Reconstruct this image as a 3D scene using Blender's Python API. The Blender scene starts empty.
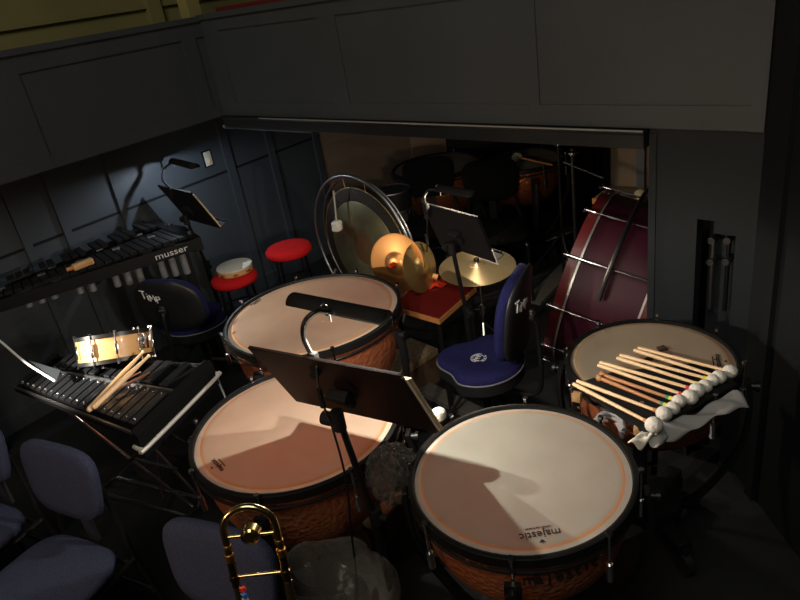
import bpy, bmesh, math, random
from mathutils import Vector, Matrix
random.seed(7)
PI = math.pi
SC = bpy.context.scene
COL = SC.collection
V = Vector
def R(d): return math.radians(d)

# ------------------------------------------------------------------ camera
FPX, PITCH, ROLL, CAMH = 658.73, R(25.77), R(-9.67), 2.195
_R = V((1, 0, 0)); _F = V((0, math.cos(PITCH), -math.sin(PITCH))); _U = V((0, math.sin(PITCH), math.cos(PITCH)))
CR = _R * math.cos(ROLL) + _U * math.sin(ROLL)
CU = -_R * math.sin(ROLL) + _U * math.cos(ROLL)
CAM = V((0, 0, CAMH))
cd = bpy.data.cameras.new('camera'); cam = bpy.data.objects.new('camera', cd); COL.objects.link(cam)
cd.sensor_width = 36; cd.lens = FPX * 36 / 800; cd.clip_start = .02; cd.clip_end = 60
M = Matrix((CR, CU, -_F)).transposed().to_4x4(); M.translation = CAM
cam.matrix_world = M
SC.camera = cam
def ray(x, y): return CR * ((x - 400) / FPX) - CU * ((y - 300) / FPX) + _F
def at(x, y, z):
    """where the sight line of a picture point meets the height z"""
    d = ray(x, y); return CAM + d * ((z - CAMH) / d.z)
def on_plane(x, y, p, n):
    d = ray(x, y); return CAM + d * ((p - CAM).dot(n) / d.dot(n))

# ------------------------------------------------------------------ world, light, exposure
w = bpy.data.worlds.new('world'); SC.world = w; w.use_nodes = True
w.node_tree.nodes['Background'].inputs[0].default_value = (.75, .85, 1, 1)
w.node_tree.nodes['Background'].inputs[1].default_value = .0035
SC.view_settings.view_transform = 'Standard'; SC.view_settings.look = 'None'
SC.view_settings.exposure = 0.0; SC.view_settings.gamma = 1
SC.view_settings.use_curve_mapping = False
def light(name, kind, loc, energy, color, size=.1, target=None, parent=None, spot=None, blend=.5, sizey=None):
    l = bpy.data.lights.new(name, kind); l.energy = energy; l.color = color
    if kind == 'AREA':
        l.size = size
        if sizey: l.shape = 'RECTANGLE'; l.size_y = sizey
    else: l.shadow_soft_size = size
    if spot: l.spot_size = R(spot); l.spot_blend = blend
    o = bpy.data.objects.new(name, l); COL.objects.link(o); o.location = loc
    if target is not None: o.rotation_euler = (V(target) - V(loc)).to_track_quat('-Z', 'Y').to_euler()
    if parent: o.parent = parent
    return o
# dim house light of the auditorium, high over the seats
light('house_light', 'AREA', (-1.5, -1.5, 6.5), 112, (1, .95, .80), 3.0, (-.3, 4.2, 1.6))
light('gallery_light', 'AREA', (-3.2, 6.0, 5.0), 17, (1, .90, .42), 1.5, (-3.0, 6.6, 1.8))
# added warm fill for the shaded drum heads and copper bowls, no visible source
light('warm_fill', 'AREA', (-1.7, .6, 1.6), 6.5, (1, .60, .34), .25, (-.3, 1.8, .7))
KEY_W = 36.0; KEY_C = (1, .88, .74)
LAMP2_W = 16.0; LAMP3_W = 9.0; LAMP4_W = 420.0

# ------------------------------------------------------------------ mesh helpers
class MB:
    def __init__(s): s.bm = bmesh.new()
    def _x(s, vs, M):
        if M is not None: bmesh.ops.transform(s.bm, matrix=M, verts=vs)
        return s
    def box(s, c, size, M=None, bev=0, rz=0):
        r = bmesh.ops.create_cube(s.bm, size=1); vs = r['verts']
        bmesh.ops.scale(s.bm, vec=size, verts=vs)
        if bev:
            es = list({e for v in vs for e in v.link_edges})
            b = bmesh.ops.bevel(s.bm, geom=es, offset=bev, segments=2, profile=.5, affect='EDGES')
            vs = list({v for f in b['faces'] for v in f.verts} | {v for v in vs if v.is_valid})
            vs = list({v for v in vs if v.is_valid} | {v for f in b['faces'] for v in f.verts})
        if rz: bmesh.ops.rotate(s.bm, matrix=Matrix.Rotation(rz, 3, 'Z'), verts=vs)
        bmesh.ops.translate(s.bm, vec=V(c), verts=vs)
        return s._x(vs, M)
    def cyl(s, a, b, r, seg=12, r2=None, caps=True):
        a = V(a); b = V(b); d = b - a
        if d.length < 1e-6: return s
        q = d.to_track_quat('Z', 'Y').to_matrix().to_4x4(); q.translation = (a + b) / 2
        bmesh.ops.create_cone(s.bm, cap_ends=caps, segments=seg, radius1=r, radius2=r if r2 is None else r2, depth=d.length, matrix=q)
        return s
    def sphere(s, c, r, sc=(1, 1, 1), u=16, v=10, M=None):
        m = Matrix.Translation(V(c)) @ Matrix.Diagonal((*sc, 1))
        if M is not None: m = M @ m
        bmesh.ops.create_uvsphere(s.bm, u_segments=u, v_segments=v, radius=r, matrix=m); return s
    def tube(s, pts, r, seg=8, closed=False, rs=None):
        pts = [V(p) for p in pts]; n = len(pts); rings = []
        up = None
        for i, p in enumerate(pts):
            if closed: t = pts[(i + 1) % n] - pts[i - 1]
            else: t = pts[min(i + 1, n - 1)] - pts[max(i - 1, 0)]
            t.normalize()
            if up is None:
                up = t.orthogonal().normalized()
            up = (up - t * up.dot(t))
            if up.length < 1e-6: up = t.orthogonal()
            up.normalize(); sd = t.cross(up)
            rr = rs[i] if rs else r
            rings.append([s.bm.verts.new(p + (up * math.cos(2*PI*k/seg) + sd * math.sin(2*PI*k/seg)) * rr) for k in range(seg)])
        m = n if closed else n - 1
        for i in range(m):
            A, B = rings[i], rings[(i + 1) % n]
            off = 0
            if closed and i == n - 1:
                off = min(range(seg), key=lambda o: (A[0].co - B[o].co).length)
            for k in range(seg):
                s.bm.faces.new((A[k], A[(k+1) % seg], B[(k+1+off) % seg], B[(k+off) % seg]))
        if not closed:
            s.bm.faces.new(rings[0][::-1]); s.bm.faces.new(rings[-1])
        return s
    def lathe(s, prof, seg=48, M=None, a0=0, a1=2*PI):
        full = abs(a1 - a0 - 2*PI) < 1e-6
        n = seg if full else seg + 1; rows = []; vs = []
        for (r, z) in prof:
            if r < 1e-6:
                v = s.bm.verts.new((0, 0, z)); rows.append([v] * n); vs.append(v); continue
            row = [s.bm.verts.new((r*math.cos(a0+(a1-a0)*k/seg), r*math.sin(a0+(a1-a0)*k/seg), z)) for k in range(n)]
            rows.append(row); vs += row
        for A, B in zip(rows, rows[1:]):
            for k in range(seg):
                q = [A[k], A[(k+1) % n], B[(k+1) % n], B[k]]
                u = []
                for x in q:
                    if x not in u: u.append(x)
                if len(u) > 2: s.bm.faces.new(u)
        return s._x(vs, M)
    def prism(s, poly, z0, z1, M=None, inset=0):
        a = [s.bm.verts.new((x, y, z0)) for x, y in poly]; b = [s.bm.verts.new((x, y, z1)) for x, y in poly]
        n = len(poly); vs = a + b
        s.bm.faces.new(a[::-1]); top = s.bm.faces.new(b)
        for k in range(n): s.bm.faces.new((a[k], a[(k+1) % n], b[(k+1) % n], b[k]))
        if inset:
            es = list(top.edges)
            r = bmesh.ops.bevel(s.bm, geom=es, offset=inset, segments=3, profile=.5, affect='EDGES')
            vs = [v for v in set(vs) | {v for f in r['faces'] for v in f.verts} if v.is_valid]
        return s._x(vs, M)
    def hexa(s, P):
        """8 corners: four of the bottom then four of the top"""
        v = [s.bm.verts.new(V(p)) for p in P]
        for f in ((3, 2, 1, 0), (4, 5, 6, 7), (0, 1, 5, 4), (1, 2, 6, 5), (2, 3, 7, 6), (3, 0, 4, 7)): s.bm.faces.new([v[i] for i in f])
        return s
    def grid(s, nu, nv, fn):
        g = [[s.bm.verts.new(V(fn(i / nu, j / nv))) for j in range(nv + 1)] for i in range(nu + 1)]
        for i in range(nu):
            for j in range(nv): s.bm.faces.new((g[i][j], g[i+1][j], g[i+1][j+1], g[i][j+1]))
        return s
    def build(s, name, mat, parent=None, world=False, ang=38, solid=0, inv=None):
        bmesh.ops.recalc_face_normals(s.bm, faces=s.bm.faces)
        if world and parent is not None:
            bmesh.ops.transform(s.bm, matrix=INV[root(parent)], verts=s.bm.verts)
        for f in s.bm.faces: f.smooth = True
        for e in s.bm.edges:
            if len(e.link_faces) == 2 and e.calc_face_angle(0) > R(ang): e.smooth = False
        me = bpy.data.meshes.new(name); s.bm.to_mesh(me); s.bm.free()
        me.materials.append(mat)
        o = bpy.data.objects.new(name, me); COL.objects.link(o)
        if parent is not None: o.parent = parent
        if solid:
            m = o.modifiers.new('solid', 'SOLIDIFY'); m.thickness = solid; m.offset = 0
        return o
INV = {}
def root(o):
    while o.parent is not None: o = o.parent
    return o.name
def thing(name, label, cat, loc=(0, 0, 0), rz=0, group=None):
    o = bpy.data.objects.new(name, None); COL.objects.link(o); o.empty_display_size = .05
    o.location = loc; o.rotation_euler = (0, 0, rz)
    o['label'] = label; o['category'] = cat
    if group: o['group'] = group
    INV[o.name] = (Matrix.Translation(V(loc)) @ Matrix.Rotation(rz, 4, 'Z')).inverted()
    return o
def tag(o, label, cat, group=None):
    o['label'] = label; o['category'] = cat
    if group: o['group'] = group
    return o
def struct(o): o['kind'] = 'structure'; return o
def copy_thing(o, loc, rz, label, group=None):
    c = o.copy(); COL.objects.link(c); c.location = loc; c.rotation_euler = (o.rotation_euler[0], o.rotation_euler[1], rz); c['label'] = label
    if group: c['group'] = group
    INV[c.name] = (Matrix.Translation(V(loc)) @ Matrix.Rotation(rz, 4, 'Z')).inverted()
    def rec(src, dst):
        for ch in [k for k in bpy.data.objects if k.parent == src]:
            d = ch.copy(); COL.objects.link(d); d.parent = dst; rec(ch, d)
    rec(o, c); return c
def text_mesh(body, size, M, mat, name, parent, extrude=.0008, world=True, sx=1):
    cu = bpy.data.curves.new('t', 'FONT'); cu.body = body; cu.size = size; cu.extrude = extrude
    cu.align_x = 'CENTER'; cu.align_y = 'CENTER'; cu.resolution_u = 3
    t = bpy.data.objects.new('t', cu); COL.objects.link(t)
    dg = bpy.context.evaluated_depsgraph_get(); me = bpy.data.meshes.new_from_object(t.evaluated_get(dg))
    bpy.data.objects.remove(t)
    me.transform(M @ Matrix.Diagonal((sx, 1, 1, 1)))
    if world: me.transform(INV[root(parent)])
    me.materials.clear(); me.materials.append(mat); me.name = name
    o = bpy.data.objects.new(name, me); COL.objects.link(o); o.parent = parent
    return o
def frame(o, ex, ey, ez):
    m = Matrix((V(ex).normalized(), V(ey).normalized(), V(ez).normalized())).transposed().to_4x4(); m.translation = V(o); return m
def bez(P, n=16):
    P = [V(p) for p in P]; out = []
    k = len(P)
    for i in range(k - 1):
        p0 = P[max(i-1, 0)]; p1 = P[i]; p2 = P[i+1]; p3 = P[min(i+2, k-1)]
        for j in range(n):
            t = j / n
            out.append(.5*((2*p1) + (p2-p0)*t + (2*p0-5*p1+4*p2-p3)*t*t + (3*p1-p0-3*p2+p3)*t**3))
    out.append(P[-1]); return out
def circle(c, u, v, r, n=48): return [V(c) + (V(u)*math.cos(2*PI*k/n) + V(v)*math.sin(2*PI*k/n))*r for k in range(n)]

# ------------------------------------------------------------------ materials
def mat(name, col, rough=.6, metal=0, bump=None, var=None, spec=.5, emit=None, trans=0, coat=0, sheen=0, alpha=1, wave=None):
    m = bpy.data.materials.new(name); m.use_nodes = True; nt = m.node_tree; N = nt.nodes; L = nt.links
    b = N['Principled BSDF']; I = b.inputs
    I['Base Color'].default_value = (*col, 1); I['Roughness'].default_value = rough; I['Metallic'].default_value = metal
    I['Specular IOR Level'].default_value = spec; I['Transmission Weight'].default_value = trans
    I['Coat Weight'].default_value = coat; I['Sheen Weight'].default_value = sheen; I['Alpha'].default_value = alpha
    if emit: I['Emission Color'].default_value = (*emit[0], 1); I['Emission Strength'].default_value = emit[1]
    tc = N.new('ShaderNodeTexCoord')
    if var:   # (scale, amount, second colour)
        n = N.new('ShaderNodeTexNoise'); n.inputs['Scale'].default_value = var[0]; n.inputs['Detail'].default_value = 6
        L.new(tc.outputs['Object'], n.inputs['Vector'])
        if len(var) > 3:
            mp = N.new('ShaderNodeMapping'); mp.inputs['Scale'].default_value = var[3]; L.new(tc.outputs['Object'], mp.inputs['Vector']); L.new(mp.outputs[0], n.inputs['Vector'])
        mx = N.new('ShaderNodeMix'); mx.data_type = 'RGBA'; mx.inputs['A'].default_value = (*col, 1); mx.inputs['B'].default_value = (*var[2], 1)
        mr = N.new('ShaderNodeMapRange'); mr.inputs['From Min'].default_value = .35; mr.inputs['From Max'].default_value = .65; mr.inputs['To Max'].default_value = var[1]
        L.new(n.outputs['Fac'], mr.inputs['Value']); L.new(mr.outputs[0], mx.inputs['Factor']); L.new(mx.outputs['Result'], I['Base Color'])
    if bump:  # (kind, scale, strength)
        t = N.new('ShaderNodeTexVoronoi' if bump[0] == 'v' else 'ShaderNodeTexNoise'); t.inputs['Scale'].default_value = bump[1]
        L.new(tc.outputs['Object'], t.inputs['Vector'])
        bp = N.new('ShaderNodeBump'); bp.inputs['Strength'].default_value = bump[2]; bp.inputs['Distance'].default_value = .01
        L.new(t.outputs[0], bp.inputs['Height']); L.new(bp.outputs[0], I['Normal'])
    return m
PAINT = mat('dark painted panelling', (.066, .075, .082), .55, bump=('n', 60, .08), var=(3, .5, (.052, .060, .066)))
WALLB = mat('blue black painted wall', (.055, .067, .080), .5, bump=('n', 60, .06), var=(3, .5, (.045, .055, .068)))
PILLAR = mat('shaded panelling paint', (.017, .022, .026), .6, bump=('n', 60, .06), var=(3, .5, (.013, .018, .021)), spec=.3)  # same paint as the parapet, its shade darkened into the colour
OLIVE = mat('olive plaster', (.30, .27, .10), .8, var=(2, .6, (.22, .20, .08)))
OLIVE2 = mat('olive gold moulding', (.34, .29, .10), .7)
CREAM = mat('brown plaster', (.16, .115, .075), .8, var=(2, .5, (.13, .095, .06)))
CREAM2 = mat('tan board', (.30, .20, .12), .8)
REDV = mat('red velvet', (.14, .01, .006), .9)
FLOOR = mat('black floor', (.017, .018, .020), .65, bump=('n', 30, .15), var=(2.5, .8, (.009, .0095, .011)), spec=.3)
BLACK = mat('black metal', (.008, .008, .009), .38, spec=.4)
HOOPM = mat('satin black hoop', (.007, .007, .007), .45, spec=.25)
PITCHM = mat('black upholstery', (.004, .004, .0045), .95, spec=.1)
MATTE = mat('matt black', (.010, .010, .011), .75, spec=.25)
DESKM = mat('brown black desk enamel', (.013, .007, .006), .5, spec=.2)
CHROME = mat('chrome', (.75, .76, .80), .16, 1)
STEEL = mat('dull steel', (.38, .38, .40), .38, 1)
BRASS = mat('polished brass', (.86, .62, .26), .18, 1)
CYMB = mat('cymbal bronze', (.80, .56, .26), .30, .85, var=(6, .6, (.62, .40, .16)))
CYMR = mat('reddish cymbal bronze', (.58, .27, .09), .38, .85, var=(6, .5, (.6, .26, .08)))
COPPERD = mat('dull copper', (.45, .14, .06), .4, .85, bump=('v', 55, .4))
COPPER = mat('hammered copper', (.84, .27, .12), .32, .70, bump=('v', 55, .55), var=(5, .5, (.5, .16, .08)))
TAN = mat('tan brown wood', (.42, .26, .12), .55, var=(4, .6, (.30, .17, .08), (1, 8, 8)))
MAPLE = mat('pale maple', (.70, .42, .18), .4, var=(3, .5, (.55, .30, .11), (1, 1, 14)), coat=.3)
STICK = mat('pale stick wood', (.90, .64, .38), .4, var=(5, .4, (.75, .50, .28)))
STICKB = mat('brown stick wood', (.52, .24, .10), .45, var=(5, .5, (.40, .17, .07)))
DARKST = mat('dark rosewood stick', (.20, .08, .05), .5)
FELT = mat('white felt', (.74, .71, .66), .95, bump=('n', 90, .5))
FELTC = mat('cream felt', (.62, .52, .36), .95, bump=('n', 90, .5))
REDP = mat('red plush', (.60, .012, .015), .9, spec=.2, bump=('n', 200, .3))
REDC = mat('dark red carpet', (.15, .010, .008), .95, bump=('n', 200, .4), spec=.1)
WEDGE = mat('orange wood edge', (.55, .24, .07), .45)
BLUEV = mat('blue velvet', (.014, .015, .075), .9, spec=.15, bump=('n', 150, .3), var=(10, .5, (.009, .010, .055)))
FABRIC = mat('navy tweed fabric', (.056, .068, .125), .95, bump=('n', 260, .5), var=(240, .8, (.030, .036, .070)), spec=.15)
PLASTIC = mat('black plastic', (.014, .014, .016), .42, spec=.5)
PAPER = mat('paper', (.80, .76, .66), .8)
PAPERY = mat('yellowed paper', (.78, .58, .28), .8)
WHITEP = mat('white paint', (.80, .80, .80), .6)
IVORY = mat('ivory plastic', (.62, .60, .50), .5)
CLOTH = mat('white cloth', (.42, .41, .41), .8)
GONG = mat('gong bronze', (.20, .18, .10), .48, .8, var=(7, .8, (.11, .10, .06)))
GONGB = mat('gong boss', (.14, .075, .035), .5, .7)
GONGR = mat('gong dark rim', (.028, .022, .016), .5, .6, bump=('n', 120, .6))
WINE = mat('wine red lacquer', (.055, .007, .020), .5, spec=.3, var=(5, .6, (.032, .004, .010), (1, 1, .3)))
WINEH = mat('red hoop lacquer', (.11, .011, .014), .4, coat=.1)
BARM = mat('black bar wood', (.007, .0065, .0065), .55, spec=.25)
BARG = mat('dark glockenspiel bar', (.05, .055, .065), .24, .7)
RESON = mat('resonator grey', (.42, .45, .48), .35, .6)
INK = mat('black ink', (.012, .011, .010), .7)
INKD = mat('faded ink', (.10, .06, .035), .7)
ORANGE = mat('orange red cloth', (.38, .025, .010), .9, spec=.1)
YELB = mat('yellow binding', (.80, .65, .05), .6); REDB = mat('red binding', (.65, .04, .03), .6); GRNB = mat('green binding', (.03, .30, .22), .6)
BLUEB = mat('blue plastic', (.02, .12, .5), .5)
GREYB = mat('grey boards', (.10, .095, .085), .8, var=(6, .6, (.06, .055, .05), (1, 6, 1)))
LEDM = mat('lit lamp tube', (1, .95, .85), .5, emit=((1, .88, .70), 6))
def film(name, c, lo):
    m = mat(name, (.85, .85, .85), .08, bump=('n', 35, 1.0)); nt = m.node_tree; N = nt.nodes; L = nt.links
    b = N['Principled BSDF']; t = N.new('ShaderNodeBsdfTransparent'); mx = N.new('ShaderNodeMixShader'); fr = N.new('ShaderNodeFresnel')
    fr.inputs[0].default_value = 1.5
    b.inputs['Base Color'].default_value = (*c, 1); b.inputs['Specular IOR Level'].default_value = .9
    mr = N.new('ShaderNodeMapRange'); mr.inputs['To Min'].default_value = lo; mr.inputs['To Max'].default_value = 1; mr.inputs['From Max'].default_value = .5
    L.new(fr.outputs[0], mr.inputs['Value']); L.new(mr.outputs[0], mx.inputs[0]); L.new(t.outputs[0], mx.inputs[1]); L.new(b.outputs[0], mx.inputs[2])
    L.new(mx.outputs[0], N['Material Output'].inputs['Surface']); return m
FILM = film('cloudy plastic film', (.30, .28, .25), .12); FILM2 = film('clear plastic film', (.26, .25, .24), .07)
def head_mat(name, field, collar, line, thru=.52):
    m = mat(name, field, .5); nt = m.node_tree; N = nt.nodes; L = nt.links; b = N['Principled BSDF']
    tc = N.new('ShaderNodeTexCoord'); vm = N.new('ShaderNodeVectorMath'); vm.operation = 'LENGTH'
    mp = N.new('ShaderNodeMapping'); mp.inputs['Scale'].default_value = (1, 1, 0)
    L.new(tc.outputs['Object'], mp.inputs[0]); L.new(mp.outputs[0], vm.inputs[0])
    at_ = N.new('ShaderNodeAttribute'); at_.attribute_type = 'OBJECT'; at_.attribute_name = 'radius'
    dv = N.new('ShaderNodeMath'); dv.operation = 'DIVIDE'; L.new(vm.outputs['Value'], dv.inputs[0]); L.new(at_.outputs['Fac'], dv.inputs[1])
    cr = N.new('ShaderNodeValToRGB'); e = cr.color_ramp; e.elements[0].position = 0; e.elements[0].color = (*field, 1)
    e.elements[1].position = 1; e.elements[1].color = (*collar, 1)
    for p, c in ((.885, field), (.905, tuple(.6*a+.4*b_ for a, b_ in zip(field, line))), (.915, line), (.922, line), (.932, collar)):
        q = e.elements.new(p); q.color = (*c, 1)
    L.new(dv.outputs[0], cr.inputs[0])
    n = N.new('ShaderNodeTexNoise'); n.inputs['Scale'].default_value = 9; n.inputs['Detail'].default_value = 8; L.new(tc.outputs['Object'], n.inputs['Vector'])
    mr = N.new('ShaderNodeMapRange'); mr.inputs['From Min'].default_value = .3; mr.inputs['From Max'].default_value = .7; mr.inputs['To Min'].default_value = .9; mr.inputs['To Max'].default_value = 1.06
    L.new(n.outputs['Fac'], mr.inputs['Value'])
    mx = N.new('ShaderNodeVectorMath'); mx.operation = 'SCALE'; L.new(cr.outputs[0], mx.inputs[0]); L.new(mr.outputs[0], mx.inputs['Scale'])
    L.new(mx.outputs[0], b.inputs['Base Color'])
    b.inputs['Specular IOR Level'].default_value = .3
    # thin film head: part of the light passes through it and comes back from the copper bowl
    t = N.new('ShaderNodeBsdfTranslucent'); t.inputs[0].default_value = (.92, .60, .14, 1); ms = N.new('ShaderNodeMixShader'); ms.inputs[0].default_value = thru
    L.new(b.outputs[0], ms.inputs[1]); L.new(t.outputs[0], ms.inputs[2]); L.new(ms.outputs[0], N['Material Output'].inputs['Surface'])
    return m
HEADW = head_mat('milky drum head', (.41, .44, .385), (.66, .67, .60), (.80, .38, .16), .42)
HEADP = head_mat('pinkish drum head', (.64, .535, .41), (.86, .78, .64), (.80, .38, .15))
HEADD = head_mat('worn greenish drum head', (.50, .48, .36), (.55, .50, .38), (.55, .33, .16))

# ------------------------------------------------------------------ setting
ZE = 1.53
K = at(225, 115, ZE); P = at(650, 128, ZE)
uF = (P - K).normalized(); A_ = at(0, 185, ZE); uL = (A_ - K).normalized()
nF = V((uF.y, -uF.x, 0)); nF = nF if nF.dot(CAM - K) > 0 else -nF; nF.z = 0; nF.normalize()   # towards the pit
nL = V((-uL.y, uL.x, 0)); nL = nL if nL.dot(CAM - K) > 0 else -nL; nL.z = 0; nL.normalize()
Z = V((0, 0, 1))
def slab(mb, o, u, n, a0, a1, z0, z1, t0, t1):
    """box spanning a0..a1 along u, z0..z1, t0..t1 along the normal n, from the foot point o"""
    o = V((o.x, o.y, 0))
    P_ = [o + u*a + n*t + Z*z for z in (z0, z1) for a, t in ((a0, t0), (a1, t0), (a1, t1), (a0, t1))]
    mb.hexa(P_)
def alongF(x, y): p = on_plane(x, y, K, nF); return (p - K).dot(uF), p.z
def alongL(x, y): p = on_plane(x, y, K, nL); return (p - K).dot(uL), p.z

mb = MB(); mb.box((-.5, 3.5, -.05), (9, 11, .1)); struct(mb.build('floor', FLOOR))
a_pl = (P - K).length; a_r, _ = alongF(765, 133)
zt = alongF(226, 15.7)[1]; ztl = alongL(205, 20)[1]
# front: parapet above the opening with rails and stiles
mb = MB()
slab(mb, K, uF, nF, 0, a_r, ZE, zt, -.08, 0)
slab(mb, K, uF, nF, 0, a_r, zt - .002, zt + .03, -.12, .02)                       # capping
zg0 = alongF(350, 103)[1]; zg1 = alongF(327, 16)[1]
slab(mb, K, uF, nF, 0, a_r, ZE, zg0, 0, .007)
slab(mb, K, uF, nF, 0, a_r, zg1, zt - .002, 0, .007)
for xa, xb, yy in ((204, 226, 60), (325, 343, 60), (527, 538, 60), (764, 776, 60)):
    slab(mb, K, uF, nF, max(alongF(xa, yy)[0], 0), min(alongF(xb, yy)[0], a_r), zg0, zg1, 0, .007)
slab(mb, K, uF, nF, a_r - .05, a_r, ZE, zt, 0, .012)
struct(mb.build('wall_front', PAINT)); mb = MB()
# pillar to the right of the opening, around the niche
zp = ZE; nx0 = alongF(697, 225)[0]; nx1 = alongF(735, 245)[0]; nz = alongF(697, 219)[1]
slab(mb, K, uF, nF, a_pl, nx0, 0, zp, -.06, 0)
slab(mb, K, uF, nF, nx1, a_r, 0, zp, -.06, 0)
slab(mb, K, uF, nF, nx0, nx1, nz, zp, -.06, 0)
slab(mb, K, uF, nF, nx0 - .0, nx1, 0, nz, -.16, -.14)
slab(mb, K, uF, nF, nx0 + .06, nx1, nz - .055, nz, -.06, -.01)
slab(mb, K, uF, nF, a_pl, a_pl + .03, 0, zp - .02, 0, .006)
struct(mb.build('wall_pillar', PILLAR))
# rolled edge bar under the parapet
mb = MB()
a0 = .0
slab(mb, K, uF, nF, .02, a_pl - .01, ZE - .075, ZE - .008, -.03, .035)
mb.cyl(K + uF*.0 + nF*.03 + Z*-.012, K + uF*(a_pl - .01) + nF*.03 + Z*-.012, .010, 10)
mb2 = MB(); mb2.cyl(K + uF*(a_pl*.15) + nF*.036 + Z*-.006, K + uF*(a_pl - .01) + nF*.036 + Z*-.006, .0045, 8); struct(mb2.build('trim_9', mat('pale edge highlight', (.30, .30, .27), .6)))  # pale tube stands in for the lit highlight along the bar's top
o = mb.build('trim_1', mat('satin black enamel', (.02, .022, .024), .30, spec=.6)); struct(o)
mb = MB(); mb.cyl(K + uF*.01 + nF*.035 + Z*-.078, K + uF*(a_pl*.32) + nF*.035 + Z*-.078, .006, 8); mb.sphere(K + uF*.01 + nF*.035 + Z*-.07, .012)
struct(mb.build('trim_2', STEEL))
# left parapet
mb = MB()
slab(mb, K, uL, nL, 0, 3.2, ZE, ztl, -.08, 0)
slab(mb, K, uL, nL, -.02, 3.2, ztl - .002, ztl + .03, -.14, .02)
zl0 = alongL(45, 157)[1]; zl1 = alongL(18, 74)[1]
slab(mb, K, uL, nL, 0, 3.2, ZE, zl0, 0, .008); slab(mb, K, uL, nL, 0, 3.2, zl1, ztl - .002, 0, .008)
for xa, xb in ((10, 32), (200, 214)):
    e0 = alongL(xb, 110)[0]; e1 = alongL(xa, 110)[0]; slab(mb, K, uL, nL, max(e0, 0), e1, zl0, zl1, 0, .008)
struct(mb.build('wall_left_parapet', PAINT))
# lower left wall, set back under the parapet, running on below the stage
REC = .40
KL = K - nL*REC; KL.z = 0
def onLL(x, y): p = on_plane(x, y, KL, nL); return (p - KL).dot(uL), p.z
aend = onLL(324, 160)[0]
mb = MB()
slab(mb, KL, uL, nL, aend, 3.4, 0, ZE + .3, -.08, 0)
rail = onLL(114, 213)[1]; rail2 = onLL(226, 172)[1]
for x, wd in ((232, .07), (276, .06), (322, .06), (124, .045), (60, .05), (14, .05)):
    a = onLL(x, 175 if x > 200 else 215)[0]; slab(mb, KL, uL, nL, a - wd/2, a + wd/2, 0, ZE + .3, 0, .022)
slab(mb, KL, uL, nL, aend, 3.4, 0, .12, 0, .015)
struct(mb.build('wall_left', WALLB))
mb = MB(); slab(mb, KL, uL, nL, aend, 3.4, rail - .018, rail, -.01, .004); struct(mb.build('trim_8', MATTE))
mb = MB(); slab(mb, KL, uL, nL, .06, 3.4, ZE, ZE + .02, 0, REC - .08); struct(mb.build('ceiling', PAINT))
# room under the stage
W0 = KL + uL*aend; uB = V((.985, .17, 0)).normalized(); nB = V((uB.y, -uB.x, 0))
mb = MB(); slab(mb, W0, uB, nB, -.1, 6, 0, ZE + .5, -.08, 0); struct(mb.build('wall_back', CREAM))
def onB(x, y): p = on_plane(x, y, W0, nB); return (p - W0).dot(uB), p.z
mb = MB(); slab(mb, W0, uB, nB, onB(410, 145)[0], onB(445, 145)[0], 0, ZE + .5, 0, .04); struct(mb.build('trim_3', CREAM2))
mb = MB(); slab(mb, W0, uB, nB, onB(446, 145)[0], onB(606, 145)[0], 0, ZE + .5, 0, .05); struct(mb.build('trim_4', mat('black drape wall', (.018, .018, .016), .9)))
S0 = at(612, 200, .2); S0.z = 0
S0 = V((1.62, 3.95, 0)); uS = V((.75, -.66, 0)).normalized(); nS = V((-.66, -.75, 0))
ps = on_plane(611, 175, S0, nS); aS0 = (ps - S0).dot(uS); ps = on_plane(641, 175, S0, nS); aS1 = (ps - S0).dot(uS)
mb = MB(); slab(mb, S0, uS, nS, aS0, aS0 + 1.6, 0, ZE, -.06, 0); slab(mb, S0, uS, -nS, aS0, aS0 + .05, 0, ZE, 0, 1.5); struct(mb.build('wall_understage', CREAM))
mb = MB(); slab(mb, S0, uS, nS, aS1 - .02, aS1 + .03, 0, ZE, 0, .03); struct(mb.build('trim_5', WALLB))
mb = MB(); mb.hexa([K + uF*-.1 + nF*-.02 + Z*.02, P + uF*.6 + nF*-.02 + Z*.02, P + uF*2.5 - nF*4 + Z*.02, K - nF*4 + uF*-.6 + Z*.02] + [q + Z*.05 for q in (K + uF*-.1 + nF*-.02 + Z*.02, P + uF*.6 + nF*-.02 + Z*.02, P + uF*2.5 - nF*4 + Z*.02, K - nF*4 + uF*-.6 + Z*.02)])
struct(mb.build('ceiling_understage', MATTE))
# right side wall
Q0 = K + uF*a_r; Q0.z = 0
uR = V((-.02, -1, 0)).normalized(); nR = V((-1, .02, 0))
mb = MB(); slab(mb, Q0, uR, nR, 0, 4, 0, 3.2, -.08, 0)
for a in (.12, .55, 1.0): slab(mb, Q0, uR, nR, a, a + .05, 0, 3.2, 0, .02)
struct(mb.build('wall_right', mat('black painted side wall', (.010, .012, .014), .7, var=(3, .5, (.008, .009, .011)), spec=.2)))
# gallery beyond the left parapet
mb = MB(); slab(mb, K, uL, nL, -4, 4, ZE + .30, ZE + .34, -4.0, -.14); struct(mb.build('floor_gallery', mat('dark olive floor', (.16, .14, .05), .8)))
mb = MB(); slab(mb, K, uL, nL, -5, 4.5, ZE + .3, 5, -1.35, -1.25)
slab(mb, K, uL, nL, -5, 4.5, ZE + .34, ZE + .46, -1.25, -1.20); slab(mb, K, uL, nL, -5, 4.5, ZE + .75, ZE + .79, -1.25, -1.22)
for a in (-.55, .9, 2.1): slab(mb, K, uL, nL, a, a + .12, ZE + .34, 5, -1.25, -1.19)
struct(mb.build('wall_gallery', OLIVE))
mb = MB(); slab(mb, K, uL, nL, -.12, -.02, ztl - .02, 3.2, -.22, -.12); struct(mb.build('trim_6', OLIVE2))
mb = MB(); slab(mb, K, uF, nF, .12, 1.3, zt + .03, zt + .055, -.12, -.06); struct(mb.build('trim_7', REDV))
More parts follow.
